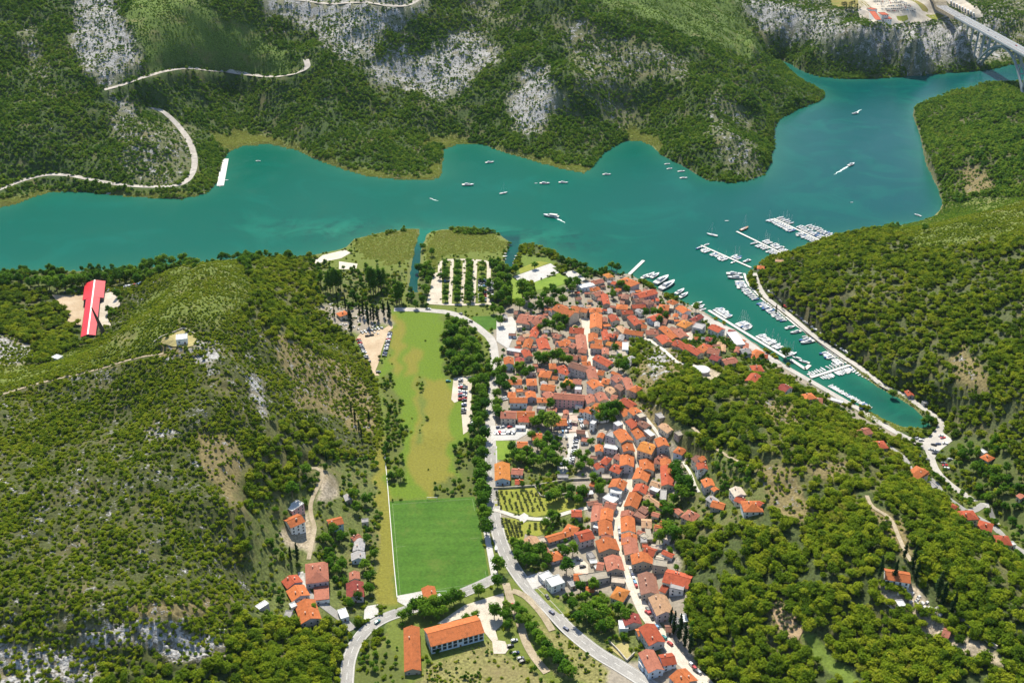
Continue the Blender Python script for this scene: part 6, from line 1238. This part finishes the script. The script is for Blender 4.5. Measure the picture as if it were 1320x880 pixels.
eb.put('embankment', MATS['dirt'], o)
for k, (s0, y, c, lbl) in enumerate(((60,-4,'white','white car on the bridge nearest the plateau'),(120,4,'dark blue','dark car on the far lane of the bridge'),(170,-4,'silver','silver car halfway along the visible bridge deck'),(235,4,'red','red car near the right edge on the bridge'))):
    q = p0+ax*s0+nr*y; t = empty('car', (q.x, q.y, ZD-.18), math.atan2(ax.y, ax.x), 1.05); put('body', CARB[c], t); put('windows', CARG, t); tag(t, lbl, 'car')
# ------------------------------------------------------------------ single trees that stand out
RT = random.Random(17)
def tree(px, py, r, kind, name, look, group, zs=1.0, exact=None):
    p = ground(px, py); sx = r*RT.uniform(.9,1.1); t = empty(name, (p.x, p.y, p.z-.1), RT.uniform(0, 6.28), (sx, sx, r*zs*RT.uniform(.92,1.1)))
    cr = {'broad': BROAD, 'olive': OLIVE, 'cypress': CYPR, 'poplar': POPL, 'pine': PINE}[kind]; put('trunk', TRUNK_TALL if kind == 'poplar' else TRUNK, t); put('crown', RT.choice(cr), t); CLEAR.append((p.x, p.y, r*.7))
    if exact: tag(t, exact, 'tree')
    else: later(t, look, 'tree', px, py, group)
S_ = lambda x, y: (400+x/8.8, 330+y/8.8)
for (x, y, h) in ((310,550,13),(400,600,14),(275,700,12),(470,870,24),(440,720,16),(560,690,14),(600,690,19),(660,800,19),(720,745,17),(765,735,17),(835,690,16),(890,715,18),(905,730,16),(640,700,17),(690,740,14)):
    tree(*S_(x, y), h/3.9, 'cypress', 'cypress', 'tall dark cypress', 'cypresses of the riverside cemetery')
for (x, y, h) in ((195,395,20),(225,410,22),(258,405,24),(290,400,23),(320,390,21),(345,385,18),(685,420,26),(715,435,27),(740,430,25),(775,385,22),(800,380,22),(835,370,21),(980,540,22),(1010,550,24),(1035,520,20),(120,330,17),(640,240,16)):
    tree(*S_(x, y), h/4.4, 'poplar', 'poplar', 'tall green poplar', 'poplars of the riverside park')
tree(*S_(487,520), 5.6, 'broad', 'domed_tree', '', '', 1.0, 'broad domed dark tree between the cypresses and the park')
for (x, y, h) in ((36.5+380,0,0),): pass
for (px, py, h) in ((384,724,15),(375,722,12),(421,595,9),(458,546,13),(463,556,11),(453,533,10),(476,545,11),(466,565,10),(868,818,17),(875,826,19),(882,834,18),(889,842,16),(864,806,13),(1133,745,16),(1151,752,17),(1175,735,17),(1180,748,15),(1207,772,20),(1214,780,17),(1226,793,16),(1165,720,13),(1000,405,10),(1008,398,10),(1042,418,11)):
    tree(px, py, h/3.9, 'cypress', 'cypress', 'dark pointed cypress', 'scattered cypresses')
# car park trees in their rows
for X_, ys, r in ((435, range(445, 870, 60), 4.1), (575, range(440, 870, 58), 4.5), (305, (450, 510, 560, 600, 730, 790, 850), 3.5), (712, (450, 520, 620, 760, 820, 870), 3.5), (245, (600,), 3)):
    for y in ys: tree(540+(X_+RT.uniform(-8,8))/8.8, 290+(y+22)/8.8, 1.28*r*RT.uniform(.85,1.12), 'broad', 'car_park_tree', 'round planted car park tree', 'trees planted in the car park', .85)
# olive orchard
def grid_trees(poly, rows, cols, look, group, r, kind='olive', prob=.88, name='olive_tree'):
    a, b_, c, d = poly
    for i in range(rows):
        for j in range(cols):
            if RT.random() > prob: continue
            u = (j+.5+RT.uniform(-.15,.15))/cols; v = (i+.5+RT.uniform(-.15,.15))/rows
            x = (a[0]*(1-u)+b_[0]*u)*(1-v)+(d[0]*(1-u)+c[0]*u)*v; y = (a[1]*(1-u)+b_[1]*u)*(1-v)+(d[1]*(1-u)+c[1]*u)*v
            tree(x, y, r*RT.uniform(.7,1.25), kind, name, look, group, .8)
grid_trees((G_('150,300')[0], G_('640,290')[0], G_('760,520')[0], G_('200,510')[0]), 7, 9, 'small orchard olive tree', 'olives of the upper orchard', 1.35)
grid_trees((G_('205,600')[0], G_('440,650')[0], G_('480,800')[0], G_('290,830')[0]), 7, 5, 'small orchard olive tree', 'olives of the lower orchard', 1.35)
grid_trees((G_('500,660')[0], G_('780,650')[0], G_('790,730')[0], G_('520,740')[0]), 2, 4, 'small orchard olive tree', 'olives of the lower orchard corner', 1.5)
grid_trees(((993,780),(1008,778),(1034,806),(1014,822)), 6, 4, 'small round plot tree', 'young trees on the bare plot in the wood', 1.5, prob=.9)
grid_trees(((1083,5),(1100,3),(1112,14),(1090,14)), 3, 6, 'small planted tree', 'rows of trees beside the far service area', 3.2)
# street and yard trees (base pixel, crown radius)
L_ = [(641,757,4.6),(617,768,4.4),(637,797,5.0),(652,800,4.6),(642,738,5.6),(653,789,3.8),(655,812,3.5),(601,803,3),(613,797,3),
 (533,790,4.5),(541,788,5),(550,790,5),(559,787,5),(567,786,4.6),(576,783,4.6),(585,778,4.8),(594,775,4.2),(527,797,4),(519,800,3.5),(547,797,4.4),(560,796,4),(572,794,3.6),
 (665,790,4),(672,798,4),(678,806,4.2),(686,816,4.2),(692,826,4),(698,834,4),(705,842,4.4),(712,850,4),(720,858,4.4),(728,868,4.4),(669,806,3.6),(700,850,4),(735,874,4.4),
 (662,707,4),(671,712,4.4),(680,716,4.6),(690,718,4.6),(699,716,4.6),(688,729,4.4),(678,732,5),(668,724,4.4),(706,727,4),(730,740,5.4),(729,718,4),(738,716,4.6),(724,713,3.6),
 (754,775,3.8),(765,760,4),(748,763,4),(770,788,5),(755,795,4.6),(745,805,4.6),(764,805,5.4),(778,800,4.8),(786,812,4),(797,792,4),(806,800,4),(775,815,4),(738,786,3.8),
 (627,690,6),(625,672,6),(622,655,6),(620,640,6),(618,625,6),(628,645,5.5),(624,612,5.5),(616,606,5.5),(622,595,6),(618,580,6),(625,567,5.5),(616,555,5.5),(622,545,5),(614,535,5),(625,528,5),(640,527,5),(644,540,4.4),(640,515,5),(644,500,5.4),(640,490,5.2),(648,484,5),(641,475,5),(650,495,4.4),(620,512,5.4),(612,500,5.2),(624,497,5.4),(630,482,5),(614,482,5.2),(606,474,5.6),(598,468,6),(590,474,6),(582,468,6),(603,458,6),(592,452,6.4),(580,452,6),(586,438,6.4),(598,440,6),(607,448,5.6),(615,458,5.4),(588,424,5.6),(597,428,5.6),(578,428,5.4),(610,435,4.6),(616,470,5),
 (647,366,6),(642,356,5),(638,347,4.6),(655,366,5),(642,378,6.6),(652,385,6.4),(645,392,6),(656,397,5),(636,404,4.4),(645,408,5),(645,420,5),(674,385,8.6),(682,391,8),(670,400,6),(684,401,4),(700,393,6),(708,398,6),(695,402,5.4),(715,388,6),(724,383,5),(704,383,5),(712,378,5),(733,372,5.6),(738,378,5),(742,367,4.2),(725,393,5),(717,402,5),(745,371,4.4),(664,354,4.6),(689,347,4),(747,355,3.6),(755,361,4),
 (704,425,5),(712,428,5),(718,418,5),(728,420,5),(722,430,5),(736,412,5),(742,430,3.6),(695,428,3.4),
 (693,468,5),(702,470,5.4),(711,468,5.6),(720,467,5.6),(726,470,4.4),(733,471,4.6),(698,472,5),(677,488,4.6),(668,480,4.4),(673,478,4),(684,482,4),(662,497,4),(652,505,4.6),(710,527,4.2),(725,503,3.4),(732,500,3.4),(738,503,3),
 (711,556,8),(703,550,5.6),(690,551,5),(698,547,5),(706,575,5.4),(715,585,5),(700,585,5),(693,580,5),(704,595,5.4),(712,600,5.4),(680,590,4.6),(672,597,5),(665,592,4.4),(660,583,4),(688,600,5),(697,603,4.4),(718,603,5),(728,604,3.6),(745,595,4.4),(752,600,4.4),(748,607,4),(760,603,3.6),(762,575,3.6),(757,590,3.4),(640,535,4.6),(685,567,4),
 (770,540,5.6),(778,538,5.8),(786,536,6),(794,534,5.4),(773,546,5),(782,545,5),(790,541,5),(799,534,4.4),(797,478,5),(804,482,4.8),(798,468,4),(806,474,4),(793,455,4),(790,385,4),(800,372,4.4),(807,378,4),(795,352,4.6),(788,348,4.4),(832,410,4.6),(842,408,4.4),(850,407,4),(858,412,3.6),(850,418,4),(765,625,4.4),(774,632,5),(772,640,4.4),(716,645,5),(708,648,4),(722,640,4),(736,640,4.4),(733,647,4),(750,640,4.4),(745,650,3.4),(712,672,4.6),(703,680,3.6),(751,643,4.8),
 (880,636,6.4),(872,622,5.4),(886,630,5),(878,645,5.6),(870,610,5),(868,650,4),(855,660,4),(862,665,4.6),(840,662,3),(833,655,3),(850,700,5),(860,690,5.6),(868,698,5.4),
 (377,640,5),(385,595,4),(395,612,4),(456,645,4.6),(460,660,4),(472,650,4.4),(430,690,4.4),(440,700,4.4),(420,700,4),(425,735,4),(434,742,4),(441,735,4),(429,725,3.6),(405,790,3.2),(478,750,4),(470,735,4),(476,765,4),(462,775,3.6),(450,780,3.2),(483,720,3.6),(473,700,3.4),
 (1012,462,5),(897,402,4.4),(1150,513,4),(1196,548,4.4),(1190,550,3.6),(540,352,5),(552,346,4.4),(553,368,4.4),(548,378,4.4),(545,392,4.4),(536,398,4),(557,330,4),(545,322,3.6),(700,345,0)]
for (x, y, r) in L_:
    if r: tree(x, y, r*1.12, 'broad', 'broadleaf_tree', 'bushy green broadleaf tree', 'broadleaf trees in and around the town')
for (px, py, r) in ((107,372,8),(96,370,7),(85,374,8),(74,378,8),(64,374,7),(155,366,8),(163,364,7),(171,362,8),(178,368,6),(151,384,5),(156,392,4),(146,409,5),(140,404,4),(110,368,6),(118,364,5),(128,362,5),(137,363,5),(188,352,8),(197,350,7),(210,345,7),(222,343,6),(237,340,6),(40,372,6),(25,368,6),(12,366,6),(50,368,6),(1191,300,5)):
    tree(px, py, r, 'broad', 'broadleaf_tree', 'large leafy bank tree', 'large trees near the scarlet hall')
for (x, y, r) in ((1139,757,3.6),(1146,762,3.8),(1157,762,3.2),(1163,768,3.6),(1170,774,3.4),(1146,781,3.6),(1182,786,3.4),(1190,794,3.6),(1198,790,3.2),(1206,802,3.4),(1176,798,3),(1218,806,3.2),(1214,822,3.4),(1226,818,3.4),(1186,808,3.6),(1236,828,3.4),(1172,788,3.2)): tree(x, y, r, 'pine', 'cemetery_tree', 'dark round cemetery pine', 'pines among the graves in the wood')
# tombs and the walled cemetery
mat('tomb_stone', (.55,.53,.50), .8, .15, 1)
for i in range(34):
    u, v = RT.random(), RT.random(); x = 1148+u*62+v*6; y = 757+u*34+v*16-8
    p = ground(x, y); b_ = MB().box(-1.1,-.55,-.3,1.1,.55,.55); b_.box(-1.2,-.65,.55,1.2,.65,.7); b_.box(-1.15,-.5,.7,-.95,.5,1.5)
    o = b_.put('tomb', MATS['tomb_stone'], loc=p, rz=.6+RT.uniform(-.1,.1)); CLEAR.append((p.x, p.y, 1.6)); later(o, 'pale stone tomb', 'tomb', x, y, 'tombs of the cemetery in the wood')
for i in range(30):
    u, v = RT.random(), RT.random(); x = 418+u*22+v*52; y = 385+u*42+v*(14-u*10)
    p = ground(x, y); b_ = MB().box(-1.1,-.55,-.3,1.1,.55,.6); b_.box(-1.2,-.65,.6,1.2,.65,.75); b_.box(-1.15,-.5,.75,-.95,.5,1.6)
    o = b_.put('tomb', MATS['tomb_stone'], loc=p, rz=.9+RT.uniform(-.1,.1)); CLEAR.append((p.x, p.y, 1.6)); later(o, 'pale riverside tomb', 'tomb', x, y, 'tombs of the riverside cemetery')
house(*S_(315,640), *S_(410,632), 8, 4.5, 'h', 'o', 'c', name='chapel', cat='chapel', label='small orange roofed chapel among the cypresses', group=None, maxwin=3)
# ------------------------------------------------------------------ small annexes, sheds and walls that fill the gaps of the old town
RA = random.Random(23)
TOWNP = [(645,405),(700,400),(740,375),(800,355),(850,382),(905,410),(985,462),(960,458),(900,440),(830,435),(800,440),(795,470),(805,500),(840,540),(862,600),(855,640),(862,700),(860,770),(885,830),(880,850),(835,800),(790,730),(770,700),(760,660),(765,600),(750,560),(650,520),(645,470)]
hx = np.array([c[0] for c in CLEAR]); hy = np.array([c[1] for c in CLEAR]); hr_ = np.array([c[2] for c in CLEAR])
rl = np.array([(p.x, p.y) for (r_, ln) in zip(ROADS, ROADLINES) if r_[0] in ('old_town_street','bridge_road','quay_road','tank_road','garden_lane','main_road') for p in ln])
na = 0; tries = 0
while na < 140 and tries < 9000:
    tries += 1; x, y = RA.uniform(640, 990), RA.uniform(355, 855)
    if not inside(TOWNP, np.array([x]), np.array([y]))[0]: continue
    if HARD[int(y+OY), int(x+OX)]: continue
    p = ground(x, y, 3); w = RA.uniform(3.2, 5.2); L2 = RA.uniform(4, 8)
    if (np.hypot(hx-p.x, hy-p.y)-hr_).min() < .6 or np.hypot(rl[:,0]-p.x, rl[:,1]-p.y).min() < 6.5: continue
    a = RA.choice((0, 0, 1))*PI/2+RA.uniform(-.25,.25); q = L2*scale_at(y)/2; dx, dy = math.cos(a)*q, math.sin(a)*q*.6
    house(x-dx, y-dy, x+dx, y+dy, w, RA.uniform(2.4, 4.2), RA.choice('ggf'), RA.choice('opprbbtge'), RA.choice('cswgs'), name='annexe', cat='outbuilding', group='small outbuildings between the old town roofs', chim=False, maxwin=1)
    hx = np.append(hx, p.x); hy = np.append(hy, p.y); hr_ = np.append(hr_, 3.0); na += 1
print('ANNEXES', na)
settle_labels()
NPINE = 300
# ------------------------------------------------------------------ grow the masses and single out the 300 nearest pines
X, Y, Z, K, rad, kind, farm, px, py = scatter()
n = len(X)
isw = kind == 0
inframe = (px > 4) & (px < 1316) & (py > 4) & (py < 872)
sizepx = rad*scale_at(py)
score = np.where(isw & inframe & ~farm, sizepx, 0)
order = np.argsort(-score)[:NPINE]; single = np.zeros(n, bool); single[order] = True
PATCHES = [((-50, 560, 340, 790), 'on the scrubby left hill'), ((-50, 790, 450, 900), 'among the limestone ledges in the lower left corner'), ((330, 560, 500, 800), 'around the small settlement below the left hill'),
 ((880, 440, 1000, 620), 'on the ridge above the old town roofs'), ((1000, 440, 1330, 640), 'on the ridge crest above the marina'), ((860, 620, 1000, 740), 'on the slope right of the main street'),
 ((860, 740, 1000, 900), 'in the lower wood right of the street end'), ((1000, 620, 1120, 740), 'in the wood left of the walled cemetery'), ((1000, 740, 1120, 900), 'in the wood around the sloping green glade'),
 ((1120, 620, 1330, 740), 'in the wood above the walled cemetery'), ((1120, 740, 1330, 900), 'in the wood below the walled cemetery')]
def patch_of(x, y):
    for (a, b_, c, d), s in PATCHES:
        if a <= x < c and b_ <= y < d: return s
    return 'among the gardens of the old town' if 600 < x < 900 else 'on the wooded hillside facing the marina' if x > 900 else 'on the left hill'
for i in np.nonzero(single)[0]:
    r = float(rad[i]); e = empty('pine_tree', (float(X[i]), float(Y[i]), float(Z[i])), float(RNG.random()*6.28), (r, r, r*float(.9+.35*RNG.random())))
    k = int(RNG.integers(4)); put('trunk', TRUNK, e); put('crown', PINE[k], e)
    w = patch_of(px[i], py[i]); big = 'broad' if r > 3.9 else 'medium' if r > 3.2 else 'small'
    tag(e, '%s round crowned pine %s' % (big, w), 'pine tree', '%s pines %s' % (big, w))
ids = np.zeros(n, int)
rsel = RNG.integers(0, 12, n)
def setk(mask, k): a, b_ = KIDX[k]; ids[mask] = a + rsel[mask] % b_
setk(isw & ~farm, 'pine'); setk((kind == 1) & ~farm, 'bush'); setk((kind == 2) & ~farm, 'broad'); setk((kind == 3), 'tall')
setk(isw & farm, 'farpine'); setk((kind != 0) & farm, 'farbush')
left = (px < 495) & ~farm; valley = (px >= 495) & (px < 640) & ~farm
HILLR = inside([(975,350),(1020,328),(1072,303),(1150,285),(1216,263),(1170,130),(1320,80),(1700,60),(1700,900),(1420,760),(1290,655),(1205,525)], px, py)
# the near side of the river only (the far bank is the 'farm' part)
for nm, lb, ct, mask in (
  ('far_woods', 'dark green woods and scrub covering the hills beyond the river', 'woods', farm & ~HILLR),
  ('left_hill_scrub', 'olive green scrub and low pines covering the left hill', 'scrub', left),
  ('valley_greenery', 'bushes and thickets along the flat green valley floor', 'bushes', valley & ~left),
  ('ridge_woods', 'pine wood and bushes on the ridge between old town and marina', 'woods', ~farm & ~left & ~valley & ~HILLR & (px >= 640)),
  ('marina_hill_woods', 'dense pine wood on the hill right of the marina', 'woods', HILLR)):
    mk_ = mask & ~single
    mass(nm, lb, ct, X[mk_], Y[mk_], Z[mk_], rad[mk_], ids[mk_])
# reeds: low clumps close together
rc = CN.index('reed'); cell = (CT[:-1,:-1] == rc) & (SD[:-1,:-1] > .3)
area = np.abs((XG[:-1,1:]-XG[:-1,:-1])*(YG[:-1,:-1]-YG[1:,:-1])); cnt = RNG.poisson(cell*area*1.0*(PXT[:-1,:-1] > -60))
i0 = np.nonzero(cnt); r = np.repeat(i0[0], cnt[i0]); c = np.repeat(i0[1], cnt[i0]); m_ = len(r)
X2 = XG[r,c]+(XG[r,c+1]-XG[r,c])*RNG.random(m_); Y2 = YG[r,c]+(YG[r+1,c]-YG[r,c])*RNG.random(m_); Z2 = height(X2, Y2)
a, b_ = KIDX['reed']; mass('reed_beds', 'yellow green reed beds fringing the river banks', 'reeds', X2, Y2, np.maximum(Z2, 0), RNG.uniform(.6, 1.05, m_), a+RNG.integers(0, b_, m_), tall=.55)
import sys; sys.stderr.write('SCATTERED %d %d\n' % (n, m_)); open('/tmp/cnt.txt','w').write('%d %d' % (n, m_)) if False else None
SKY_STR, SUN_STR, EXPO, HAZE = .125, 5.0, 0.56, 0.00001
# ------------------------------------------------------------------ light, sky, camera
SUN_EL, SUN_AZ = math.radians(53), math.radians(12)      # azimuth measured from the view direction towards the left
wld = bpy.data.worlds.new('World'); SC.world = wld; wld.use_nodes = True
nt = wld.node_tree; bg = nt.nodes['Background']; sky = nt.nodes.new('ShaderNodeTexSky'); sky.sky_type = 'NISHITA'; sky.sun_disc = False
sky.sun_elevation = SUN_EL; sky.sun_rotation = -SUN_AZ; sky.air_density = 1.0; sky.dust_density = .6
nt.links.new(sky.outputs[0], bg.inputs[0]); bg.inputs[1].default_value = SKY_STR
L = bpy.data.lights.new('sun', 'SUN'); L.energy = SUN_STR; L.angle = math.radians(.55); L.color = (1, .935, .79)
so = bpy.data.objects.new('sun', L); link(so)
to_sun = Vector((-math.sin(SUN_AZ)*math.cos(SUN_EL), math.cos(SUN_AZ)*math.cos(SUN_EL), math.sin(SUN_EL)))
so.rotation_euler = to_sun.to_track_quat('Z', 'Y').to_euler(); so.location = (0, 600, 800)
cam = bpy.data.cameras.new('camera'); co_ = bpy.data.objects.new('camera', cam); link(co_)
cam.sensor_fit = 'HORIZONTAL'; cam.sensor_width = 36; cam.lens = 36*F/1320; cam.clip_start = 5; cam.clip_end = 20000
co_.location = (0, 0, CAMH); co_.rotation_euler = (math.radians(90)-PITCH, 0, 0); SC.camera = co_
SC.view_settings.view_transform = 'Standard'; SC.view_settings.look = 'None'; SC.view_settings.gamma = 1; SC.view_settings.exposure = EXPO
SC.render.resolution_x = 1320; SC.render.resolution_y = 880
SC.cycles.max_bounces = 5; SC.cycles.diffuse_bounces = 2; SC.cycles.glossy_bounces = 2; SC.cycles.transmission_bounces = 2; SC.cycles.volume_bounces = 0
SC.cycles.use_denoising = True

if HAZE:
    hz = MB().box(-3500, -700, -8, 3500, 9500, 620)
    hm = bpy.data.materials.new('haze_air'); hm.use_nodes = True; nt = hm.node_tree; nt.nodes.clear(); oo = nt.nodes.new('ShaderNodeOutputMaterial'); pv = nt.nodes.new('ShaderNodeVolumePrincipled')
    pv.inputs['Color'].default_value = (.62, .84, 1, 1); pv.inputs['Density'].default_value = HAZE; pv.inputs['Anisotropy'].default_value = .2; nt.links.new(pv.outputs[0], oo.inputs['Volume'])
    ho = hz.put('haze', hm); tag(ho, 'thin pale blue haze over the whole valley and the river', kind='stuff')
